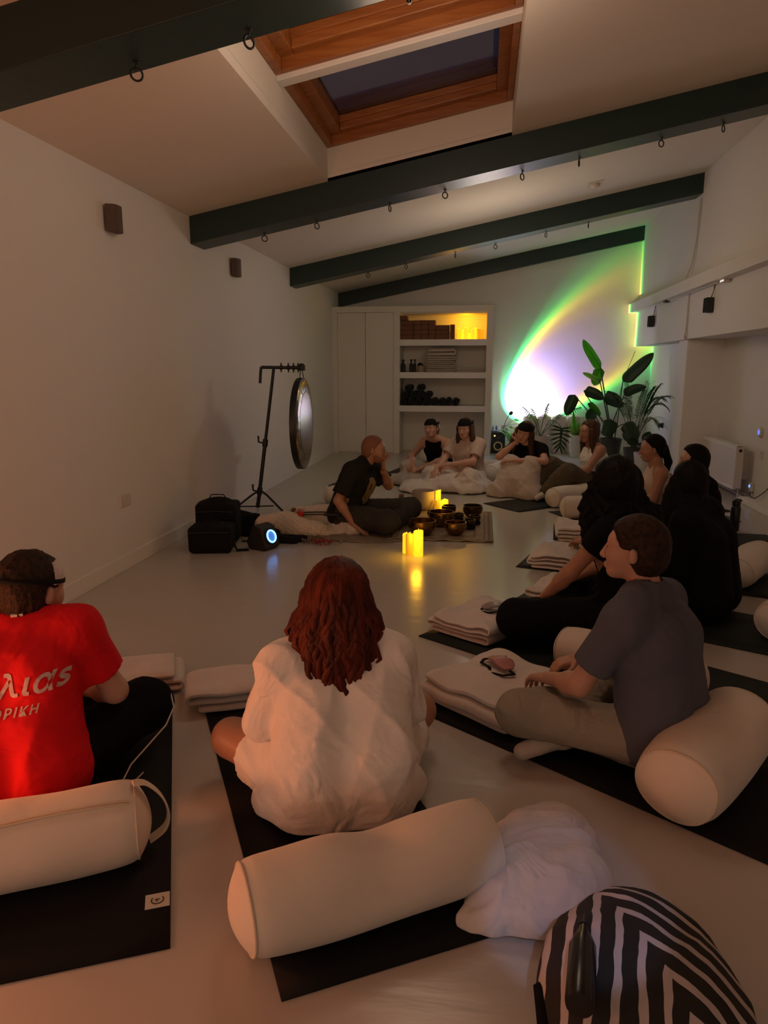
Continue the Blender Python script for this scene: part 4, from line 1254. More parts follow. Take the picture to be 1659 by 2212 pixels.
MB().tube([top - bd * .12, top + bd * .25], .016, 10).build('boom', BLACKM, t)
MB().tube([top - bd * .12 + Vector((0, 0, .004)), top - bd * .125 + Vector((-.004, 0, -.05)), top - bd * .125 + Vector((-.012, 0, -.15))], .014, 10).build('grip', BLACKP, t)
for q in (.07, .14, .19, .235):
    k_ = MB().tube([top + bd * (q - .012), top + bd * (q + .012)], .024, 10).build('collar', BLACKP, t)
    MB().tube([top + bd * q + Vector((0, 0, -.045)), top + bd * q + Vector((0, 0, .045))], .007, 8).build('screw', BLACKM, k_)
MB().lathe([(.001, -.03), (.034, -.025), (.036, .02), (.02, .04), (.001, .042)], 14, c=tuple(top + bd * .27)).build('end_mount', BLACKP, t)
GO = Vector((-2.20, 6.73, 0)) + top + bd * .27
GD = .445
gc = Vector((GO.x + .02, GO.y + .04, GO.z - .10 - GD))
t = thing('gong', 'large round bronze gong hanging on the black boom stand', 'gong', tuple(gc), RAD(3))
GONG = mat('gong_bronze', (.40, .33, .22), .20, metal=1, bump=(16, .45, .02), var=(9, (.16, .12, .075)))
GONGC = mat('gong_polished_centre', (.46, .40, .30), .24, metal=1, bump=(22, .25, .01), stretch=(1, 6, .6))
Rg = rotmat(0, PI / 2, 0)
MB().lathe([(.001, .006), (GD * .78, .003), (GD * .97, -.006), (GD, -.02), (GD, -.055), (GD * .985, -.055), (GD * .975, -.02), (GD * .78, -.004), (.001, -.001)], 64, R=Rg).build('rim_plate', GONG, t)
MB().lathe([(.001, .008), (GD * .68, .0065), (GD * .70, .005), (.001, .005)], 56, R=Rg).build('polished_centre', GONGC, t)
MB().lathe([(GD + .001, -.012), (GD + .004, -.02), (GD + .004, -.07), (GD - .004, -.074), (GD - .006, -.02)], 64, R=Rg).build('dark_edge', BLACKM, t)
ct = GO - gc
MB().tube([(ct.x - .01, ct.y - .03, ct.z - .005), (-.03, -.11, GD - .035)], .004, 6).tube([(ct.x - .01, ct.y + .03, ct.z - .005), (-.03, .13, GD - .04)], .004, 6).build('cord', BLACKF, t)

# bags and loudspeaker at the left wall
def soft_case(lab, loc, rz, sx, sy, sz, name='instrument_case', top=.0):
    t = thing(name, lab, 'bag', loc, rz, 'black bags by the left wall')
    cloth(t, 'bag_body', BLACKF, [nbox((0, 0, sz / 2), (sx / 2 - .035, sy / 2 - .035, sz / 2 - .035), .033), nell((0, 0, sz * .96), (sx * .36, sy * .36, .03 + top))], .010, .03, disp=folds(int(sx * 1000), .010, 14), cuts=[((0, 0, -1), (0, 0, .002))])
    MB().tube([(-sx / 2 + .02, -sy / 2 - .001, sz * .80), (0, -sy / 2 - .004, sz * .82), (sx / 2 - .02, -sy / 2 - .001, sz * .80)], .004, 6).build('zip', BLACKM, t)
    hs = [(-.07, 0, sz + .01 + top * .6), (-.05, 0, sz + .035 + top), (.05, 0, sz + .035 + top), (.07, 0, sz + .01 + top * .6)]
    MB().tube(hs, .008, 8, flat=.6).build('handle', BLACKF, t)
    MB().tube([(sx / 2 - .01, -.05, sz * .5), (sx / 2 + .015, -.07, sz * .3), (sx / 2 + .03, -.05, .012), (sx / 2 + .12, -.03, .010)], .012, 8, flat=.25).build('strap', BLACKF, t)
    return t
soft_case('low black padded case in front of the taller black bag by left wall', (-2.10, 5.25, 0), RAD(10), .34, .26, .215)
soft_case('taller black bag behind the low black case by left wall', (-2.16, 5.56, 0), RAD(8), .34, .26, .34, top=.02)
lump('black_duffel', 'slumped black duffel bag between the black cases and the gong stand', 'bag', BLACKF, [ncap((-.14, 0, .10), (.06, .02, .09), .10, .08), ncap((.05, .0, .06), (.22, -.02, .03), .07, .04), ncap((-.1, -.1, .03), (.25, -.12, .025), .045, .03)], .011, .04, loc=(-1.94, 5.85, 0), rz=RAD(-12), disp=folds(55, .03, 20), cuts=[((0, 0, -1), (0, 0, .003))], part='bag_cloth')
lump('black_cloth', 'flat black cloth bag lying between the loudspeaker and the sheepskin', 'bag', BLACKF, [ncap((-.12, 0, .02), (.16, .02, .015), .05, .04), ncap((-.02, -.05, .015), (.10, -.06, .015), .04)], .009, .03, loc=(-1.62, 5.62, 0), disp=folds(56, .014, 24), cuts=[((0, 0, -1), (0, 0, .003))], part='bag_cloth')
t = thing('loudspeaker', 'small black tilted loudspeaker with a glowing blue ring', 'speaker', (-1.70, 5.36, 0), RAD(-24))
Rl = rotmat(0, RAD(-18), 0)
MB().prism([(-.10, .0), (.05, .0), (.085, .03), (.03, .185), (-.045, .205), (-.13, .06)], 1, -.085, .085).build('cabinet', BLACKP, t, False, bevel=.010)
fn_ = Vector((math.cos(RAD(19.5)), 0, math.sin(RAD(19.5))))
fc_ = Vector((.0575, 0, .1075)) + fn_ * .002
Rf = fn_.to_track_quat('Z', 'Y').to_matrix()
MB().lathe([(.001, 0), (.062, 0), (.064, .006), (.050, .008), (.03, -.004), (.001, -.002)], 28, c=fc_, R=Rf).build('driver', BLACKM, t)
MB().torus(fc_ + fn_ * .008, .047, .0075, 32, 8, Rf).build('light_ring', mat('blue_ring_light', (.3, .6, 1), .4, emit=((.16, .42, 1.0), 3.2)), t)
MB().lathe([(.001, .003), (.030, .003), (.036, .005), (.001, .010)], 24, c=fc_, R=Rf).build('glow_cone', mat('blue_cone_light', (.1, .25, .6), .4, emit=((.05, .17, .55), .9)), t)

# sheepskin with mallets, and a heap of beads
FUR = mat('sheepskin_wool', (.70, .60, .49), 1.0, bump=(70, 1.0, .02), sheen=.5)
t, _ = lump('sheepskin', 'fluffy cream sheepskin rug left of the instructor', 'sheepskin', FUR, [ncap((-.36, -.14, .08), (-.16, -.10, .09), .095, .11), ncap((-.16, -.10, .07), (.12, -.16, .04), .10, .08), ncap((-.10, .14, .10), (.28, .18, .10), .095, .12), ncap((.26, .12, .09), (.42, -.10, .04), .12, .08), nell((.08, .0, .01), (.32, .20, .05))], .010, .05, loc=(-1.52, 6.02, 0), rz=RAD(6), disp=folds(61, .030, 60, warp=.3, dirs=7), part='fleece', cuts=[((0, 0, -1), (0, 0, .003))])
RED = mat('red_felt', (.42, .02, .02), .9)
for i, (x, y, z0, L, hm, hr_, lab) in enumerate(((-1.56, 5.94, .165, .30, RED, .032, 'gong mallet with a round red head on the sheepskin'), (-1.58, 6.03, .165, .32, PINK, .038, 'gong mallet with a large pink head on the sheepskin'), (-1.66, 6.10, .17, .34, CORK, .026, 'gong mallet with a small brown head on the sheepskin'))):
    m_ = thing('gong_mallet', lab, 'mallet', (x, y, z0), RAD(4 + 3 * i))
    MB().tube([(.02, 0, 0), (.18, 0, .004), (L + .04, 0, .0)], .006, 8).build('shaft', BLACKM, m_)
    MB().tube([(L - .09, 0, .002), (L + .05, 0, 0)], .013, 8).build('grip', BLACKP, m_)
    MB().lathe([(.001, -hr_), (hr_ * .7, -hr_ * .7), (hr_, 0), (hr_ * .7, hr_ * .7), (.001, hr_)], 16, R=rotmat(0, PI / 2, .3)).build('mallet_head', hm, m_)
t = thing('bead_string_heap', 'heap of brown and red bead strings beside the blue-ringed loudspeaker', 'beads', (-1.33, 5.62, 0))
rng = random.Random(4)
for nm_, m_, n0, cx_, cy_ in (('brown_beads', mat('seed_bead', (.11, .06, .03), .35, var=(60, (.25, .17, .10))), 90, -.05, 0), ('red_beads', mat('red_bead', (.30, .02, .02), .35), 42, .06, -.04), ('grey_beads', mat('pale_bead', (.25, .2, .16), .4), 24, .14, -.02)):
    mb = MB()
    for i in range(n0):
        a = i * .42; q = .045 + .018 * math.sin(a * .37) + .010 * math.sin(a * 1.7)
        mb.lathe([(.0008, -.008), (.0065, -.005), (.0085, 0), (.0065, .005), (.0008, .008)], 6, c=(cx_ + q * math.cos(a) * 1.3, cy_ + q * math.sin(a), .010 + .022 * (i / n0) + .006 * math.sin(a * 2.3)))
    mb.build(nm_, m_, t)['kind'] = 'stuff'

# ================================================================== BACK CORNER
t = thing('studio_speaker', 'black studio loudspeaker with a yellow cone right of the shelves', 'speaker', (.275, 12.22, 0))
MB().bx((-.118, 0, 0), (.118, .24, .365)).build('cabinet', BLACKP, t, False, bevel=.008)
Rk = rotmat(PI / 2, 0, 0)
MB().lathe([(.001, -.02), (.030, -.012), (.062, -.002), (.074, .004), (.080, .0), (.080, -.004), (.001, -.024)], 32, c=(0, -.004, .125), R=Rk).build('woofer_cone', mat('yellow_cone', (.62, .50, .17), .5), t)
MB().lathe([(.001, .004), (.018, .001), (.024, -.006), (.001, -.01)], 20, c=(0, -.002, .125), R=Rk).build('dust_cap', BLACKM, t)
MB().torus((0, -.004, .125), .083, .007, 32, 8, Rk).build('surround', BLACKM, t)
MB().lathe([(.001, -.006), (.020, 0), (.034, .004), (.036, 0), (.001, -.008)], 24, c=(0, -.004, .285), R=Rk).build('tweeter', BLACKM, t)
MB().lathe([(.001, 0), (.012, 0), (.012, .004), (.001, .004)], 12, c=(-.06, -.002, .30), R=Rk).build('status_light', mat('amber_status', (1, .6, .2), .4, emit=((1, .55, .15), 4.0)), t)
# blue cut-out figures on a little stand
BLUE = mat('blue_ink_acrylic', (.02, .05, .28), .4)
t = thing('cutout_figurine', 'small blue cut-out plant figurines on a black stand atop the studio loudspeaker', 'figurine', (.21, 12.30, .365))
MB().bx((-.062, -.02, 0), (.062, .02, .012)).build('stand', BLACKM, t, False, bevel=.002)
for x, h, k in ((-.03, .10, 0), (.03, .095, 1)):
    mb = MB()
    mb.tube([(x, 0, .012), (x + .004, 0, h)], .004, 6)
    for j in range(5):
        zz = .03 + j * (h - .03) / 5; wd = (.026 - .003 * j) if k == 0 else .016 + .008 * math.sin(j * 1.4)
        mb.tube([(x - wd, 0, zz + .012 * (1 if k else -1)), (x, 0, zz + .004), (x + wd, 0, zz + .012 * (1 if k else -1))], .0035, 6)
        if k: mb.torus((x, 0, zz + .01), .011, .0025, 12, 6, rotmat(PI / 2, 0, 0))
    mb.build('figure', BLUE, t)
# the sunset projector itself
t = thing('sunset_lamp', 'small round projector lamp on a curved stem above the studio loudspeaker', 'lamp', (.36, 12.32, .365))
LH = PROJ - PDIR * .035 - Vector((.36, 12.32, .365))
MB().lathe([(.001, 0), (.045, 0), (.045, .012), (.012, .016), (.001, .016)], 20).build('base', BLACKM, t)
bz = [(0, 0, .014), (.01, -.02, .08), (0, -.08, .14), (LH.x - .05, LH.y + .03, LH.z - .05), tuple(LH - PDIR * .04)]
pts = [((1 - q) ** 4 * np.array(bz[0]) + 4 * (1 - q) ** 3 * q * np.array(bz[1]) + 6 * (1 - q) ** 2 * q * q * np.array(bz[2]) + 4 * (1 - q) * q ** 3 * np.array(bz[3]) + q ** 4 * np.array(bz[4])) for q in np.linspace(0, 1, 14)]
MB().tube(pts, .005, 8).build('stem', BLACKM, t)
Rp = PDIR.to_track_quat('Z', 'Y').to_matrix()
MB().lathe([(.001, -.045), (.018, -.043), (.030, -.02), (.034, .005), (.033, .02), (.029, .02), (.026, .0), (.001, -.004)], 24, c=tuple(LH), R=Rp).build('lamp_head', BLACKM, t)

# plants -----------------------------------------------------------------
def leaf_surface(base, d, L, wd, droop=.3, fold=.25, roll=0.0, shape='paddle', n=18, m=7, split=None, jag=0.0, seed=0):
    """a leaf blade from base along d: midrib curve with droop, folded along the midrib"""
    base = Vector(base); d = Vector(d).normalized(); rng = random.Random(seed)
    side = d.cross(Vector((0, 1, 0)))
    if side.length < .3: side = d.cross(Vector((0, 0, 1)))
    side.normalize(); up = side.cross(d).normalized()
    Rr = Matrix.Rotation(roll, 3, d); side = Rr @ side; up = Rr @ up
    rows = []
    for i in range(n):
        t = i / (n - 1)
        p = base + d * (L * t) + Vector((0, 0, -droop * L * t * t))
        if shape == 'paddle': w = wd * (min(1, (t / .13) ** .6) * (1 if t < .45 else max(0, 1 - ((t - .45) / .55) ** 2.4) ** .75))
        elif shape == 'lance': w = wd * math.sin(PI * min(1, t ** .75 * .98 + .02)) ** .9
        else: w = wd * math.sin(PI * min(1, t ** .6)) 
        if jag: w *= 1 - jag * (.5 + .5 * math.sin(i * 2.2 + seed))
        row = []
        for j in range(m):
            v = (j / (m - 1) - .5) * 2
            row.append(p + side * (v * w) + up * (abs(v) * w * fold + .012 * math.sin(t * 9 + v * 2 + seed) * w * 4 * .3))
        rows.append(row)
    return rows

def add_leaf(mb, rows):
    n, m = len(rows), len(rows[0])
    mb.add([p for r in rows for p in r], [(i * m + j, (i + 1) * m + j, (i + 1) * m + j + 1, i * m + j + 1) for i in range(n - 1) for j in range(m - 1)])

def pot(t, r, h, m, z=0.0):
    MB().lathe([(.001, z), (r * .78, z), (r, z + h), (r - .012, z + h), (r - .014, z + h - .025), (.001, z + h - .025)], 28).build('pot', m, t)
    MB().lathe([(.001, z + h - .024), (r - .016, z + h - .024), (r - .018, z + h - .020), (.001, z + h - .016)], 20).build('soil', SOIL, t)

def stem(t, pts, r=.006, m=STEM, name='stem'):
    P = [Vector(p) for p in pts]; out = []
    for i in range(len(P) - 1):
        for j in range(5):
            q = j / 5
            p0, p1, p2, p3 = P[max(i - 1, 0)], P[i], P[i + 1], P[min(i + 2, len(P) - 1)]
            out.append(.5 * ((2 * p1) + (p2 - p0) * q + (2 * p0 - 5 * p1 + 4 * p2 - p3) * q * q + (3 * p1 - p0 - 3 * p2 + p3) * q ** 3))
    out.append(P[-1])
    return MB().tube(out, r, 7).build(name, m, t)

def leaf(t, base, d, L, wd, m=LEAFG, **kw):
    mb = MB(); add_leaf(mb, leaf_surface(base, d, L, wd, **kw))
    lf = mb.build('leaf', m, t, solid=.0025)
    b = Vector(base); dd = Vector(d).normalized(); dr = kw.get('droop', .3)
    MB().tube([b + dd * (L * q) + Vector((0, 0, -dr * L * q * q + .002)) for q in np.linspace(0, .96, 9)], [.005 * (1 - .7 * q) for q in np.linspace(0, 1, 9)], 6).build('midrib', STEM, lf)
    return lf

PX, PY = 2.02, 11.62
t = thing('bird_of_paradise_plant', 'tall plant with long paddle leaves in a dark pot in back right corner', 'plant', (PX, PY, 0))
pot(t, .17, .34, POTD)
def L_(x, y, z): return (x - PX, y - PY, z)
# (leaf base, tip), widths; each leaf on its own stem from the pot
for (b, tip, wd, dr, fold, mm, roll) in (
        ((1.80, 11.6, 1.42), (1.50, 11.55, 1.86), .085, .05, .30, LEAFG, .5),
        ((2.14, 11.6, 1.22), (2.56, 11.55, 1.66), .105, .05, .35, LEAFD, -.6),
        ((1.80, 11.65, 1.44), (1.70, 11.5, 1.16), .085, .0, .45, LEAFG, .2),
        ((1.79, 11.5, 1.22), (1.50, 11.4, 1.36), .040, .12, .30, LEAFP, .3),
        ((1.56, 11.5, 1.08), (1.86, 11.45, .96), .085, .15, .3, LEAFD, .2),
        ((1.42, 11.5, 1.02), (1.29, 11.45, .70), .090, .05, .45, LEAFD, .1),
        ((2.15, 11.5, 1.02), (2.47, 11.45, 1.16), .075, .25, .4, LEAFD, .1),
        ((1.84, 11.4, .98), (2.12, 11.3, .86), .110, .25, .35, LEAFD, .3),
        ((1.72, 11.35, .78), (1.58, 11.2, .64), .085, .2, .3, LEAFD, .2),
        ((1.95, 11.3, .66), (1.86, 11.2, .40), .12, .1, .4, LEAFD, .4),
        ((2.18, 11.3, .62), (2.34, 11.2, .36), .12, .1, .4, LEAFD, -.3),
        ((1.60, 11.3, .90), (1.78, 11.2, .72), .05, .1, .3, LEAFG, .6)):
    B, T_ = Vector(L_(*b)), Vector(L_(*tip)); d_ = T_ - B
    d2 = d_ + Vector((0, 0, dr * d_.length))
    leaf(t, B, d2, d2.length, wd, mm, droop=dr, fold=fold, roll=roll, shape='paddle', seed=int(b[0] * 100))
    s0 = Vector((random.uniform(-.07, .07), random.uniform(-.07, .07), .31))
    stem(t, [s0, s0.lerp(B, .5) + Vector((B.x * .08, 0, .06)), B + Vector((0, 0, -.02)), B + d2.normalized() * .03], .0085)
stem(t, [(.02, .0, .31), (.07, -.02, .8), (.12, -.03, 1.2), (.27, -.05, 1.68)], .004)

# feathery palm
t = thing('areca_palm', 'feathery palm arching to the right in the back corner', 'plant', (2.24, 11.0, 0))
pot(t, .14, .26, POTD)
def frond(tipv, h0, L, n=20, lw=.0055, ll=.22, seed=0):
    rng = random.Random(seed)
    b = Vector((rng.uniform(-.04, .04), rng.uniform(-.04, .04), .24)); tip = Vector(tipv)
    mid = b.lerp(tip, .45) + Vector((0, 0, h0))
    P = [b.lerp(mid, q).lerp(mid.lerp(tip, q), q) for q in [i / 29 for i in range(30)]]
    s = MB().tube(P, [.006 * (1 - .75 * i / 29) for i in range(30)], 6).build('frond_stem', STEM, t)
    mb = MB()
    for i in range(n):
        q = .38 + .62 * i / (n - 1); k = min(28, int(q * 29)); p = P[k]; tn = (P[k + 1] - P[k]).normalized()
        sd_ = tn.cross(Vector((0, 0, 1))).normalized()
        for sg in (-1, 1):
            l = ll * (1.05 - .55 * abs(q - .62) / .4) * rng.uniform(.85, 1.1)
            d = (tn * .75 + sd_ * sg * .75 + Vector((0, 0, .15))).normalized()
            e1 = p + d * l * .55; e2 = p + d * l + Vector((0, 0, -l * .38))
            w = Vector((0, 0, 1)).cross(d).normalized() * lw
            mb.add([p - w * .4, p + w * .4, e1 + w, e1 - w, e2], [(0, 1, 2, 3), (3, 2, 4)])
    mb.build('frond_leaflets', LEAFD, s, solid=.0012)['kind'] = 'stuff'
for i, (tp, h0) in enumerate((((.30, -.1, 1.18), .30), ((.42, -.05, .86), .55), ((.40, -.2, 1.02), .45), ((-.42, -.1, 1.08), .35), ((-.30, -.2, .90), .45), ((.10, -.3, 1.22), .2), ((.30, -.35, .62), .5), ((-.15, .1, 1.25), .2), ((.15, .12, 1.1), .3), ((.22, -.15, 1.15), .35), ((-.25, -.3, 1.0), .3), ((.36, .0, .98), .5))):
    frond(tp, h0, 1, seed=i)
# white pot in front with a broad-leaved plant
t = thing('broad_leaf_plant', 'broad dark leaved plant in a white pot beside the palm', 'plant', (2.33, 10.75, 0))
pot(t, .125, .22, POTW)
for i, (d_, L, z0) in enumerate((((-.4, -.3, .5), .30, .32), ((.3, -.3, .6), .28, .34), ((-.1, -.5, .5), .26, .30), ((.2, .3, .8), .30, .34), ((-.5, .2, .7), .28, .36))):
    B = Vector((d_[0] * .25, d_[1] * .25, z0)); leaf(t, B, d_, L, .075, LEAFD, droop=.35, fold=.25, shape='lance', seed=i)
    stem(t, [(0, 0, .19), B * .6 + Vector((0, 0, .08)), B], .006)
# monstera-like split leaves in a pale planter behind the woman resting her cheek
t = thing('split_leaf_plant', 'split-leaf plant in a pale pot between the upright bolsters and woman with hand on cheek', 'plant', (.93, 11.75, 0))
pot(t, .15, .36, mat('pale_pot_clay', (.52, .44, .37), .7))
def split_leaf(c, d, up, L, W_, m=LEAFD, seed=0, nl=7):
    """one deeply lobed blade: a midrib strip with separate fingers to both sides"""
    c, d, up = Vector(c), Vector(d).normalized(), Vector(up).normalized(); sd_ = d.cross(up).normalized(); mb = MB()
    mb.add([c + sd_ * W_ * .12, c - sd_ * W_ * .12, c + d * L * .9 - sd_ * W_ * .04, c + d * L * .9 + sd_ * W_ * .04], [(0, 1, 2, 3)])
    for i in range(nl):
        q = -.06 + .96 * i / (nl - 1)
        for sg in (-1, 1):
            a = RAD(105 - 80 * i / (nl - 1)); l = W_ * (1.0 - .35 * abs(i / (nl - 1) - .35)); w = L / nl * .40
            dr = (d * math.cos(a) + sd_ * sg * math.sin(a)).normalized(); nn = dr.cross(up).normalized()
            p = c + d * L * max(q, 0)
            mb.add([p - nn * w * .7, p + nn * w * .7, p + dr * l * .6 + nn * w - up * .01, p + dr * l * .6 - nn * w - up * .01, p + dr * l - up * .04], [(0, 1, 2, 3), (3, 2, 4)])
    return mb.build('leaf', m, t, solid=.0025)
split_leaf((.30, -.35, .50), (-.05, -.15, -.6), (.15, -1, .3), .30, .19)
stem(t, [(.02, -.02, .33), (.12, -.15, .60), (.24, -.30, .58), (.30, -.35, .50)], .006)
for c, d in (((-.16, -.1, .68), (-.5, -.1, .5)), ((.42, -.05, .74), (.6, -.2, .25)), ((.05, -.12, .70), (.2, -.4, .7)), ((-.05, .1, .60), (-.3, .2, .6)), ((.16, .05, .55), (.4, -.1, .4))):
    split_leaf(c, d, (.1, -.5, .8), .20, .085, LEAFP, nl=8); stem(t, [(0, 0, .33), Vector(c) * .55 + Vector((0, 0, .2)), c], .0055)
# fern behind the studio loudspeaker
t = thing('fern', 'arching green fern right of the studio loudspeaker', 'plant', (.52, 12.05, 0))
pot(t, .10, .16, POTD)
for i, a in enumerate(np.linspace(0, 2 * PI, 10)[:-1]):
    P = [Vector((math.cos(a) * .26 * q, math.sin(a) * .20 * q, .14 + .50 * q - .24 * q * q)) for q in np.linspace(0, 1, 14)]
    s_ = MB().tube(P, .003, 5).build('frond_stem', STEM, t); mb = MB()
    for k in range(2, 13):
        tn = (P[k + 1] - P[k]).normalized(); sd_ = tn.cross(Vector((0, 0, 1))).normalized(); l = .085 * (1 - .6 * k / 13)
        for sg in (-1, 1):
            e = P[k] + (sd_ * sg + tn * .5) * l; w = tn * .008
            mb.add([P[k] - w, P[k] + w, e + w * .5 + Vector((0, 0, -.01)), e - w * .5 + Vector((0, 0, -.01))], [(0, 1, 2, 3)])
    mb.build('frond_leaflets', LEAFG, s_, solid=.0012)['kind'] = 'stuff'
# trailing plant on the studio loudspeaker
t = thing('trailing_plant', 'small trailing plant on right top of the studio loudspeaker', 'plant', (.335, 12.36, .366))
pot(t, .040, .055, POTW)
for i, tp in enumerate(((.20, -.06, .20), (.30, -.1, .14), (.05, -.16, .05), (-.02, -.13, .03), (.12, -.15, .08))):
    stem(t, [(0, 0, .045), (tp[0] * .4, tp[1] * .5, .11), tp], .003)
    leaf(t, tp, (tp[0] + .05, tp[1], .04), .09, .018, LEAFG, droop=.3, shape='lance', seed=i)
# slim lance-leaved plant between bolsters and tall plant
t = thing('lance_leaf_plant', 'pale green plant with upright pointed leaves behind the woman in white tank top', 'plant', (1.52, 11.9, 0))
pot(t, .11, .36, POTW)
for i, (d_, L, wd) in enumerate((((-.12, -.05, 1), .50, .035), ((.25, -.1, .9), .32, .035), ((.45, -.1, .8), .34, .04), ((-.3, -.1, .8), .26, .035), ((.05, -.3, .9), .30, .04))):
    leaf(t, (d_[0] * .1, d_[1] * .1, .33), d_, L, wd, LEAFG if i == 0 else LEAFP, droop=.12, fold=.4, shape='lance', seed=i + 9)

# ================================================================== RIGHT WALL
t = thing('radiator', 'white panel radiator on the alcove wall at right', 'radiator', (2.86, 8.80, .10))
MB().bx((-.10, -.60, 0), (-.085, .60, .49)).build('front_panel', PLATE, t, False, bevel=.006)
MB().bx((-.035, -.60, .01), (-.02, .60, .48)).build('rear_panel', PLATE, t, False, bevel=.006)
for y0_ in (-.612, .60): MB().bx((-.098, y0_, .012), (-.02, y0_ + .012, .478)).build('side_cover', PLATE, t, False, bevel=.003)
tg_ = MB()
for k in range(28):
    y = -.585 + k * .0433
    tg_.bx((-.088, y, .487), (-.03, y + .026, .493))
tg_.bx((-.10, -.60, .484), (-.084, .60, .494)).bx((-.036, -.60, .484), (-.02, .60, .494))
tg_.build('top_grille', SHELFW, t, False)
MB().bx((-.103, -.60, .455), (-.098, .60, .470)).bx((-.103, -.60, .02), (-.098, .60, .035)).build('rib', SHELFW, t, False, bevel=.002)
MB().lathe([(.001, -.012), (.016, -.012), (.018, .0), (.010, .01), (.001, .01)], 14, c=(-.06, -.62, .44), R=rotmat(PI / 2, 0, 0)).build('bleed_cap', BLACKM, t)
MB().tube([(-.06, -.60, .03), (-.06, -.64, .03), (-.06, -.645, -.095)], .009, 8).tube([(-.06, .60, .03), (-.06, .64, .03), (-.06, .645, -.095)], .009, 8).build('pipe', PLATE, t)
MB().lathe([(.001, -.02), (.018, -.02), (.018, .03), (.001, .03)], 14, c=(-.06, -.645, .0)).build('valve', GREYM, t)
MB().bx((-.03, -.45, .1), (.09, -.42, .42)).bx((-.03, .42, .1), (.09, .45, .42)).build('bracket', PLATE, t, False)
pp = MB().tube([(2.88, 9.48, .03), (2.88, 8.2, .03)], .010, 8).tube([(2.90, 9.48, .055), (2.90, 8.2, .055)], .009, 8).build('heating_pipe', PLATE)
tag(pp, 'pale heating pipes along the alcove wall below the radiator', 'pipe')
t = thing('thermostat', 'round white thermostat with a blue screen on the alcove wall', 'thermostat', (XA, 8.06, .752))
Rt = rotmat(0, -PI / 2, 0)
MB().lathe([(.001, 0), (.052, 0), (.056, .010), (.052, .024), (.040, .028), (.001, .028)], 32, R=Rt).build('case', PLATE, t)
MB().lathe([(.001, .028), (.026, .029), (.027, .030), (.001, .0305)], 24, R=Rt).build('screen', mat('blue_screen', (.1, .15, .8), .3, emit=((.07, .13, .95), 1.6)), t)
t = thing('night_light', 'plug-in night light glowing blue near the floor at right edge', 'night light', (XA, 8.13, .15))
MB().bx((-.04, -.035, -.05), (0, .035, .05)).build('plug_body', PLATE, t, False, bevel=.012)
MB().lathe([(.001, 0), (.014, .001), (.016, .006), (.001, .010)], 18, c=(-.04, 0, .012), R=Rt).build('blue_glow', mat('blue_glow', (.1, .25, 1), .3, emit=((.10, .28, 1.0), 2.2)), t)
c_ = MB().tube([(XA - .03, 8.13, .10), (XA - .04, 8.10, .075), (XA - .06, 8.02, .062), (XA - .05, 7.92, .064), (XA - .03, 7.86, .10), (XA - .02, 7.74, .17), (XA - .02, 7.6, .26)], .005, 6).build('power_cord', BLACKP)
tag(c_, 'thin black power cord from the blue night light over the plinth', 'cable')
t = thing('wall_socket', 'beige socket on the alcove wall below the thermostat', 'socket', (XA, 7.98, .52))
MB().bx((-.010, -.04, -.043), (0, .04, .043)).build('face_plate', PLATE, t, False, bevel=.003)
MB().bx((-.014, -.012, .006), (-.010, .012, .022)).build('rocker', PLATE, t, False)
t = thing('water_bottle', 'tall dark water bottle standing on the floor at right', 'bottle', (2.25, 6.55, 0))
MB().lathe([(.001, 0), (.038, 0), (.042, .01), (.042, .20), (.036, .225), (.030, .23), (.001, .23)], 24).build('bottle_body', mat('dark_bottle_paint', (.012, .010, .011), .35), t)
MB().lathe([(.001, .23), (.034, .23), (.036, .25), (.034, .272), (.001, .276)], 20).build('cap', BLACKM, t)
MB().tube([(-.02, 0, .272), (.0, 0, .285), (.03, 0, .283), (.044, 0, .268)], .007, 8).build('carry_loop', BLACKM, t)
t = thing('papers', 'small stack of pale papers with a dark folder behind the water bottle', 'papers', (2.28, 7.05, 0), .2)
MB().bx((-.22, -.14, .002), (.14, .12, .010)).build('folder', BLACKP, t, False)
for k in range(3): MB().box((-.16 + .01 * k, -.03, .014 + .008 * k), (.12, .09, .003), rotmat(0, .02, .1 * k)).build('sheet', PLATE, t, False)
t = thing('drinking_glass', 'drinking glass with amber drink on the floor near the pillar', 'glass', (2.42, 9.55, 0))
MB().lathe([(.001, 0), (.030, 0), (.038, .17), (.035, .17), (.027, .008), (.001, .008)], 24).build('tumbler', mat('clear_glass', (.9, .9, .9), .05, trans=1.0), t)
MB().lathe([(.001, .010), (.026, .010), (.031, .085), (.001, .085)], 20).build('drink', mat('amber_drink', (.35, .16, .06), .2, trans=.5), t)
c_ = MB().bx((2.745, 11.45, .52), (2.76, 11.52, .60)).lathe([(.001, 0), (.032, 0), (.030, .05), (.001, .052)], 14, c=(2.745, 11.485, .56), R=Rt).build('dark_wall_plug', BLACKP)
tag(c_, 'small dark plug on the lower right wall beside the palm', 'plug')

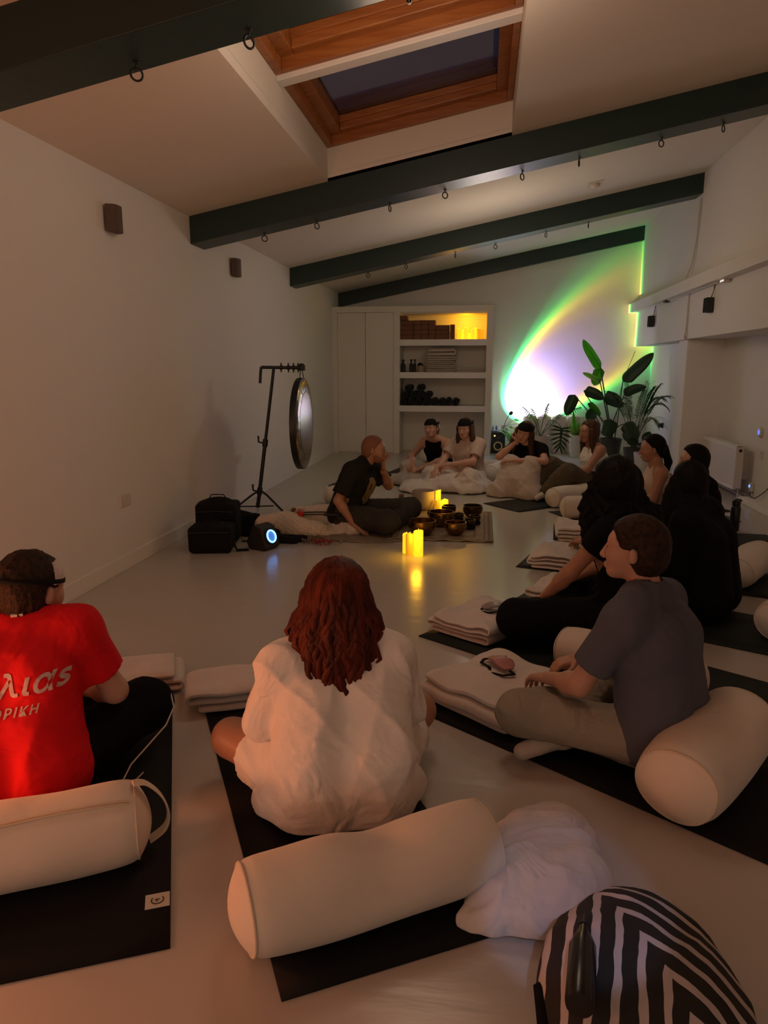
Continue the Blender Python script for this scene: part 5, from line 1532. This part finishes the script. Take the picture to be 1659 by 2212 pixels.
# ================================================================== PEOPLE
REDT = mat('red_tshirt_cotton', (.66, .008, .012), .85, bump=(180, .15, .003), spec=.2, wrinkle=(6, .022))
WHT = mat('white_shirt_linen', (.82, .78, .74), .9, bump=(120, .3, .004), wrinkle=(5.5, .030))
GRT = mat('grey_blue_tshirt', (.098, .100, .128), .9, bump=(180, .15, .003), spec=.2, wrinkle=(6, .018))
BLKT = mat('black_clothing', (.0045, .0042, .005), .95, bump=(90, .2, .004), spec=.15, wrinkle=(6, .02))
KHA = mat('khaki_trousers', (.31, .27, .215), .9, bump=(120, .25, .004), wrinkle=(7, .025))
OLV = mat('olive_trousers', (.085, .065, .038), .9, bump=(120, .25, .004), wrinkle=(6, .03))
CHT = mat('charcoal_tshirt', (.016, .016, .014), .9, bump=(120, .25, .004), spec=.2, wrinkle=(7, .02))
GRTR = mat('grey_green_trousers', (.045, .041, .034), .9, bump=(120, .25, .004), spec=.2, wrinkle=(7, .025))
PNK = mat('pale_pink_tshirt', (.56, .43, .37), .9, bump=(120, .25, .004), wrinkle=(7, .02))
SOCKW = mat('white_sock', (.56, .50, .44), .95)

# --- man in red, seen from behind
J1 = dict(chest=(0, .06, .43), neck=(.01, .10, .545), head=(0.06, .16, .655), shR=(.195, .08, .535), shL=(-.195, .08, .535), elR=(.285, .15, .285), elL=(-.28, .17, .29), wrR=(.14, .38, .21), wrL=(-.12, .38, .21),
          knR=(.37, .29, .155), knL=(-.37, .30, .155), anR=(-.02, .42, .06), anL=(.12, .34, .06))
root, J, R, c = person('person', 'man in a red t-shirt with white lettering, seen from behind at left edge', (-1.465, 1.91, .01), RAD(24), J1, hr=(-.12, 0, -.62), skin=SKIN3, s=1.05, w=1.10, vox=.011, hv=.0048)
sh1 = shirt(root, J, RED if False else REDT, .016, .66, 1.14, .0085, hem=.035, seed=11, amp=.016, freq=11)
trousers(root, J, BLKT, .016, 1.1, .011, seed=12)
hair(root, R, c, HAIRS, 'short', .005, seed=3, amp=.010)
strap_on(root, R, c, BLACKF, z=.035, w=.007)
mask_on(root, R, c, mat('pale_satin', (.62, .52, .48), .45), .02, .095)
face_bits(root, R, c)
MB().box((.035, .052, .605), (.017, .003, .010), rotmat(.5, 0, .1)).build('neck_label', PLATE, root, False, bevel=.001)
MB().tube([(.455, .30, .20), (.468, .22, .165), (.44, .14, .14), (.39, .07, .12), (.33, .01, .085), (.29, -.04, .03)], .0028, 6).tube([(.36, .08, .01), (.33, .02, .012), (.28, -.02, .012)], .0028, 6).build('drawstring', PLATE, root)

def back_print(root, shirt_o, rows, m):
    """flat print laid on the back of a shirt: letters are cut as meshes and laid onto the cloth surface"""
    me = shirt_o.data
    bv = BVHTree.FromPolygons([v.co.copy() for v in me.vertices], [tuple(p.vertices) for p in me.polygons])
    for txt, size, x0, z0, slant, m_ in rows:
        cu_ = bpy.data.curves.new('lettering', 'FONT'); cu_.body = txt; cu_.size = size; cu_.shear = slant; cu_.space_character = 1.12 if size > .05 else 1.3; cu_.align_x = 'RIGHT'; cu_.offset = size * .022
        to = bpy.data.objects.new('lettering', cu_); COL.objects.link(to)
        bpy.context.view_layer.update()
        m2_ = bpy.data.meshes.new_from_object(to.evaluated_get(bpy.context.evaluated_depsgraph_get()))
        bpy.data.objects.remove(to)
        bm = bmesh.new(); bm.from_mesh(m2_)
        bmesh.ops.triangulate(bm, faces=bm.faces)
        for _ in range(3):
            es = [e for e in bm.edges if e.calc_length() > .010]
            if not es: break
            bmesh.ops.subdivide_edges(bm, edges=es, cuts=1); bmesh.ops.triangulate(bm, faces=bm.faces)
        for v in bm.verts:
            x, z_ = x0 + v.co.x, z0 + v.co.y + v.co.x * .10
            hit = bv.ray_cast(Vector((x, -1.0, z_)), Vector((0, 1, 0)))
            v.co = (x, (hit[0].y if hit[0] else 0) - .0022, z_)
        bm.to_mesh(m2_); bm.free(); m2_.materials.clear()
        o = link_mesh('lettering', m2_, m_, root)
        o['label'] = 'white printed lettering'
PRT = mat('white_print', (.62, .50, .48), .8, var=(70, (.50, .30, .29)))
back_print(root, sh1, [('\u03b1\u03bb\u03bb\u03b9\u03b1s', .092, .180, .418, .30, PRT), ('\u03a6\u039f\u03a1\u0399\u039a\u0397', .035, .095, .352, .30, PRT)], PRT)

# --- red-haired woman, seen from behind
J2 = dict(pelvis=(0, 0, .125), chest=(0, .05, .39), neck=(.0, .09, .53), head=(.01, .135, .675), shR=(.18, .07, .495), shL=(-.18, .07, .495), elR=(.25, .15, .27), elL=(-.25, .14, .27), wrR=(.10, .36, .22), wrL=(-.10, .36, .22),
          knR=(.34, .34, .15), knL=(-.345, .28, .15), anR=(-.10, .38, .06), anL=(.05, .34, .06))
root, J, R, c = person('person', 'woman with long wavy red hair and oversized white shirt, seen from behind', (-.415, 2.03, .01), RAD(20), J2, hr=(-.12, .05, -.10), skin=SKIN2, w=1.0, vox=.011, hv=.005)
P_ = {k: np.array(v, float) for k, v in J.items()}
ex = [ncap((-.11, -.01, .09), (-.09, .03, .36), .135, .115), ncap((.11, -.01, .09), (.09, .03, .36), .135, .115), ncap((-.17, .05, .05), (.17, .05, .05), .11), ncap((-.12, -.04, .06), (.13, -.04, .06), .10), ncap((.12, -.03, .22), (.14, .05, .42), .12, .10),
      ncap((-.20, .06, .05), (-.12, .0, .10), .055, .09)]
sh2 = shirt(root, J, WHT, .020, 1.12, .98, .0085, hem=.012, seed=21, amp=.050, freq=11, extra=ex, flare=.022, neck_r=.08)
js = dict(J, knL=tuple(lerp(J['hipL'], J['knL'], .72)), knR=tuple(lerp(J['hipR'], J['knR'], .72)))
trim = []
for sd in 'RL':
    e_, h_ = np.array(js['kn' + sd]), np.array(js['hip' + sd]); d_ = (e_ - h_) / np.linalg.norm(e_ - h_)
    zq = np.array(Vector(d_).to_track_quat('Z', 'Y').to_matrix())
    trim += [nbox(e_ + d_ * .13, (.15, .15, .13), 0.0, zq), ncap(e_ - d_ * .03, e_ + d_ * .05, .074, .07)]
cloth(root, 'shorts', WHT, leg_prims(js, .030, 1.05, lower=False), .010, .03, disp=folds(22, .028, 16), cuts=[((0, 0, -1), (0, 0, .005))], sub=trim)
socks(root, J, SOCKW)
hair(root, R, c, HAIRR, 'long', .006, seed=8, length=.38, width=1.05)
locks(root, R, c, HAIRR, 360, .47, spread=1.2)
face_bits(root, R, c)

# --- man in the grey t-shirt, seen from behind left, profile to the left
J3 = dict(pelvis=(0, 0, .13), chest=(0, .07, .46), neck=(0, .11, .61), head=(0, .165, .77), shR=(.190, .13, .545), shL=(-.195, .08, .565), elR=(.26, .24, .32), elL=(-.26, .20, .31), wrR=(.10, .42, .24), wrL=(-.17, .385, .245),
          knR=(.36, .40, .15), knL=(-.35, .39, .17), anR=(-.22, .28, .065), anL=(.10, .36, .06), toR=(-.40, .33, .05))
root, J, R, c = person('person', 'man with short dark hair in a grey t-shirt, profile turned left', (.685, 2.49, .01), RAD(50), J3, hr=(.04, 0, .35), skin=SKIN, w=1.12, vox=.011, hv=.0042)
shirt(root, J, GRT, .016, .72, 1.12, .0085, hem=.05, seed=31, amp=.014, freq=11)
trousers(root, J, KHA, .012, .98, .0095, seed=32, amp=.026)
socks(root, J, SOCKW)
hair(root, R, c, HAIRS, 'short', .005, seed=13, amp=.007)
face_bits(root, R, c)
MB().bx((-.215, -.01, .155), (-.145, .01, .175)).build('belt_buckle', BLACKM, root, False, bevel=.003)

# --- curly-haired woman in black
J4 = dict(pelvis=(0, 0, .17), chest=(0, .06, .50), neck=(0, .09, .67), head=(0, .13, .835), shR=(.17, .07, .61), shL=(-.175, .08, .60), elR=(.22, .22, .36), elL=(-.21, .24, .38), wrR=(.12, .42, .24), wrL=(-.19, .40, .20),
          knR=(.36, .42, .16), knL=(-.40, .42, .14), anR=(-.10, .46, .06), anL=(.12, .36, .06), hipL=(-.09, .01, .15), hipR=(.09, .01, .15))
root, J, R, c = person('person', 'woman with big dark curly hair in black, one arm resting on her leg', (.78, 3.64, .01), RAD(55), J4, hr=(.02, 0, -.55), skin=SKIN2, vox=.012)
shirt(root, J, BLKT, .014, .38, 1.0, .011, seed=41)
trousers(root, J, BLKT, .024, 1.15, .012, seed=42)
hair(root, R, c, HAIRD, 'curly', .008, seed=14, length=.36, width=1.15, amp=.018, side_fwd=.05)
# --- woman with long straight black hair
J5 = dict(chest=(0, .07, .44), neck=(0, .12, .605), head=(0, .17, .76), shR=(.18, .10, .56), shL=(-.18, .10, .55))
root, J, R, c = person('person', 'woman in black with long straight black hair down her back', (1.34, 4.20, .01), RAD(58), J5, hr=(.0, 0, -.65), skin=SKIN2, vox=.013)
shirt(root, J, BLKT, .03, 1.5, 1.1, .012, seed=51, hem=.02, amp=.025, extra=[ncap((-.12, -.02, .1), (-.1, .02, .42), .13, .12), ncap((.12, -.02, .1), (.1, .02, .42), .13, .12)])
trousers(root, J, BLKT, .02, 1.1, .013, seed=52)
hair(root, R, c, HAIRD, 'long', .008, seed=15, length=.62, width=1.15, fwd=-.03)
# --- slouching person between them
J6 = dict(chest=(0, .10, .37), neck=(0, .18, .51), head=(0, .24, .63), shR=(.17, .16, .46), shL=(-.17, .18, .44), elR=(.25, .28, .24), elL=(-.25, .28, .24), wrR=(.1, .46, .2), wrL=(-.1, .46, .2))
root, J, R, c = person('person', 'slouching person in black with dark curly hair between two dark heads', (1.20, 4.98, .01), RAD(66), J6, hr=(-.3, 0, 0), skin=SKIN2, vox=.014)
shirt(root, J, BLKT, .02, .7, 1.05, .013, seed=61)
trousers(root, J, BLKT, .02, 1.1, .014, seed=62)
hair(root, R, c, HAIRD, 'curly', .009, seed=16, length=.24, width=1.1, amp=.02)
# --- woman with the black ponytail, profile
J7 = dict(chest=(0, .06, .42), neck=(0, .08, .57), head=(0, .12, .715))
root, J, R, c = person('person', 'woman in profile with a low black ponytail and pale tank top', (1.62, 6.55, .01), RAD(88), J7, hr=(-.12, 0, .0), skin=SKIN2, vox=.013)
shirt(root, J, PNK, .012, 0, 1.0, .012, seed=71, neck_r=.10)
trousers(root, J, BLKT, .02, 1.1, .014, seed=72)
hair(root, R, c, HAIRD, 'tail', .007, seed=17); face_bits(root, R, c)
# --- woman in front of the radiator, dark hair
J8 = dict(chest=(0, .06, .42), neck=(0, .10, .56), head=(0, .15, .70))
root, J, R, c = person('person', 'dark-haired woman in profile in front of the radiator, forehead lit', (1.80, 5.82, .01), RAD(82), J8, hr=(-.05, 0, .1), skin=SKIN, vox=.013)
shirt(root, J, BLKT, .018, .7, 1.0, .013, seed=81)
trousers(root, J, BLKT, .02, 1.1, .014, seed=82)
hair(root, R, c, HAIRD, 'long', .008, seed=18, length=.36); face_bits(root, R, c)
# --- woman in the white tank top, knee drawn up
J9 = dict(pelvis=(0, 0, .13), chest=(0, .0, .44), neck=(0, .03, .585), head=(0, .08, .73), shR=(.165, .02, .54), shL=(-.165, .02, .54), elR=(.24, -.06, .30), elL=(-.20, .20, .33), wrR=(.22, -.16, .08), wrL=(-.12, .36, .30),
          knR=(.20, .42, .33), knL=(-.20, .42, .30), anR=(.12, .66, .07), anL=(-.10, .62, .08), toR=(.14, .86, .06), toL=(-.14, .74, .04), hipR=(.09, .02, .13), hipL=(-.09, .02, .13))
root, J, R, c = person('person', 'woman in a white tank top and olive trousers, long dark hair, one knee up', (1.24, 8.10, .01), RAD(112), J9, hr=(-.05, 0, .05), skin=SKIN2, vox=.011)
shirt(root, J, WHT, .010, 0, .98, .010, seed=91, neck_r=.105, neck_dz=-.02, hem=.14)
trousers(root, J, OLV, .035, 1.15, .011, seed=92, amp=.03, freq=14, to=.86)
socks(root, J, SOCKW)
hair(root, R, c, HAIRB, 'long', .007, seed=19, length=.32); face_bits(root, R, c)

def lap_blanket(root, name, m, prims, seed, vox=.012, amp=.04, freq=13, k=.07):

    return cloth(root, name, m, prims, vox, k, disp=folds(seed, amp, freq, warp=.8), cuts=[((0, 0, -1), (0, 0, -.003))], smooth=3, post=3)

# --- woman resting her cheek on her hand
J10 = dict(pelvis=(0, 0, .12), chest=(0, .12, .42), neck=(0, .19, .555), head=(.015, .25, .70), shR=(.17, .17, .51), shL=(-.17, .18, .51), elR=(.27, .36, .42), elL=(-.27, .34, .40), wrR=(.095, .27, .60), wrL=(.06, .44, .40),
           knR=(.13, .34, .33), knL=(-.13, .34, .33), anR=(.12, .46, .06), anL=(-.12, .46, .06), toR=(.13, .60, .04), toL=(-.13, .60, .04))
root, J, R, c = person('person', 'woman in black t-shirt with eye mask on her forehead, cheek resting on her hand', (.60, 8.42, .01), RAD(155), J10, hr=(-.10, -.22, .05), skin=SKIN, vox=.011,
                       hands={'R': ((-.1, .0, 1), (-.6, .6, -.2), .5), 'L': ((1, .15, 0), (0, .3, 1), .5)})
shirt(root, J, BLKT, .014, .55, 1.0, .010, seed=101)
lap_blanket(root, 'lap_blanket', BLANK2, [ncap((-.12, .02, .12), (-.12, .36, .35), .14, .10), ncap((.12, .02, .12), (.12, .36, .35), .14, .10), ncap((-.12, .36, .33), (-.16, .52, .04), .11, .13), ncap((.12, .36, .33), (.16, .52, .04), .11, .13), ncap((-.26, .2, .03), (-.22, .52, .03), .10), ncap((.26, .2, .03), (.24, .52, .03), .10), nell((0, .42, .15), (.2, .16, .18))], 102)
hair(root, R, c, HAIRB, 'long', .007, seed=20, length=.42, width=1.1); mask_on(root, R, c, BLACKF, .032, .122); strap_on(root, R, c, BLACKF, z=.06); face_bits(root, R, c)
# --- woman in the pale t-shirt
J11 = dict(pelvis=(0, 0, .12), chest=(0, .05, .41), neck=(0, .08, .555), head=(0, .125, .705), shR=(.17, .07, .515), shL=(-.17, .07, .515), elR=(.22, .24, .34), elL=(-.20, .26, .33), wrR=(.16, .48, .21), wrL=(.02, .40, .30),
           knR=(.24, .42, .22), knL=(-.24, .42, .22), anR=(.06, .58, .06), anL=(-.06, .52, .06))
root, J, R, c = person('person', 'woman in pale t-shirt with eye mask on forehead and long light brown hair', (-.13, 8.72, .01), RAD(148), J11, hr=(-.08, .05, .1), skin=SKIN3, vox=.011,
                       hands={'R': ((-.1, 1, -.5), (.1, .4, 1), .4), 'L': ((.9, .4, -.1), (0, .2, 1), .4)})
shirt(root, J, PNK, .018, .75, 1.05, .010, seed=111, flare=.012)
lap_blanket(root, 'lap_blanket', BLANK, [ncap((-.14, .05, .10), (-.26, .44, .17), .12, .11), ncap((.14, .05, .10), (.26, .44, .17), .12, .11), nell((0, .40, .06), (.36, .30, .13)), nell((.25, .72, .0), (.26, .22, .10)), nell((-.28, .30, .0), (.18, .30, .12)), nell((.42, .50, .0), (.22, .24, .10)), ncap((-.3, .1, .02), (-.34, .5, .02), .08)], 112, amp=.055, freq=15)
hair(root, R, c, HAIRB, 'long', .007, seed=21, length=.40, width=1.0); mask_on(root, R, c, BLACKF, .036, .122); strap_on(root, R, c, BLACKF, z=.065); face_bits(root, R, c)
# --- woman in the black tank top
J12 = dict(pelvis=(0, 0, .12), chest=(0, .12, .40), neck=(0, .20, .53), head=(.01, .28, .665), shR=(.17, .18, .48), shL=(-.17, .18, .48), elR=(.30, .28, .29), elL=(-.22, .40, .30), wrR=(.13, .52, .19), wrL=(.0, .54, .20),
           knR=(.28, .42, .20), knL=(-.25, .44, .22), anR=(.04, .56, .06), anL=(-.04, .50, .06))
root, J, R, c = person('person', 'woman in a black tank top leaning forward, eye mask on forehead, hair tied up', (-.52, 9.28, .01), RAD(158), J12, hr=(.10, .10, -.05), skin=SKIN, vox=.011)
shirt(root, J, BLKT, .010, 0, 1.0, .010, seed=121, neck_r=.10, neck_dz=-.03)
lap_blanket(root, 'lap_blanket', mat('grey_blanket_wool', (.40, .36, .32), .95, bump=(120, .25, .003)), [ncap((-.14, .05, .10), (-.26, .44, .19), .12, .10), ncap((.14, .05, .10), (.28, .44, .17), .12, .10), nell((.05, .62, .02), (.34, .24, .12)), nell((.36, .62, .0), (.28, .22, .10))], 122, amp=.045, freq=15)
hair(root, R, c, mat('light_brown_hair', (.16, .085, .045), .5, bump=(60, .5, .01)), 'tail', .007, seed=22); mask_on(root, R, c, BLACKF, .036, .122); strap_on(root, R, c, BLACKF, z=.065); face_bits(root, R, c)
# --- the instructor
J13 = dict(pelvis=(0, 0, .13), chest=(0, .12, .43), neck=(0, .19, .58), head=(-.01, .27, .71), shR=(.195, .14, .54), shL=(-.195, .18, .53), elR=(.29, .05, .29), elL=(-.22, .33, .36), wrR=(.25, .17, .085), wrL=(-.075, .33, .52),
           knR=(.27, .50, .13), knL=(-.28, .52, .15), anR=(.05, .30, .07), anL=(-.02, .46, .07), toR=(-.10, .26, .05), toL=(.16, .50, .05))
root, J, R, c = person('person', 'man with shaved ginger hair in a dark t-shirt, cross-legged beside the bowls', (-1.20, 6.20, .015), RAD(-102), J13, hr=(-.10, .0, .25), skin=SKIN2, w=1.12, vox=.010, hv=.005,
                       hands={'R': ((.1, .9, -.4), (.0, .4, 1), .25), 'L': ((.25, .15, 1), (.2, -1, .1), .6)})
sh13 = shirt(root, J, CHT, .020, .80, 1.12, .010, seed=131, hem=.05, amp=.016, flare=.014)
trousers(root, J, GRTR, .024, 1.12, .011, seed=132, amp=.022)
hair(root, R, c, HAIRG, 'buzz', .006, seed=23, amp=.002)
br_ = cloth(root, 'beard', HAIRG, tf(R, c, [ncap((-.035, .060, -.085), (.035, .060, -.085), .024), nell((.052, .03, -.06), (.014, .03, .035)), nell((-.052, .03, -.06), (.014, .03, .035))]), .006, .02, disp=folds(9, .003, 90)); face_bits(root, R, c)
# pale print on the front of his t-shirt
me_ = sh13.data; bv_ = BVHTree.FromPolygons([v.co.copy() for v in me_.vertices], [tuple(p.vertices) for p in me_.polygons])
mb = MB(); n1 = 14
vs = []; fs = []
for i in range(n1):
    for j in range(n1):
        x = .02 + .16 * (i / (n1 - 1) - .5); z_ = .34 + .24 * (j / (n1 - 1) - .5)
        h = bv_.ray_cast(Vector((x, 1.2, z_)), Vector((0, -1, 0)))
        vs.append((x, (h[0].y if h[0] else .2) + .003, z_))
for i in range(n1 - 1):
    for j in range(n1 - 1):
        if (i - 6) ** 2 / 44 + (j - 6) ** 2 / 50 < 1 and not (i in (5, 6) and j in (7, 8, 9)) and not (i in (8, 9) and j in (3, 4)): fs.append((i * n1 + j, (i + 1) * n1 + j, (i + 1) * n1 + j + 1, i * n1 + j + 1))
mb.add(vs, fs).build('shirt_print', mat('yellow_print', (.30, .20, .07), .8), root)
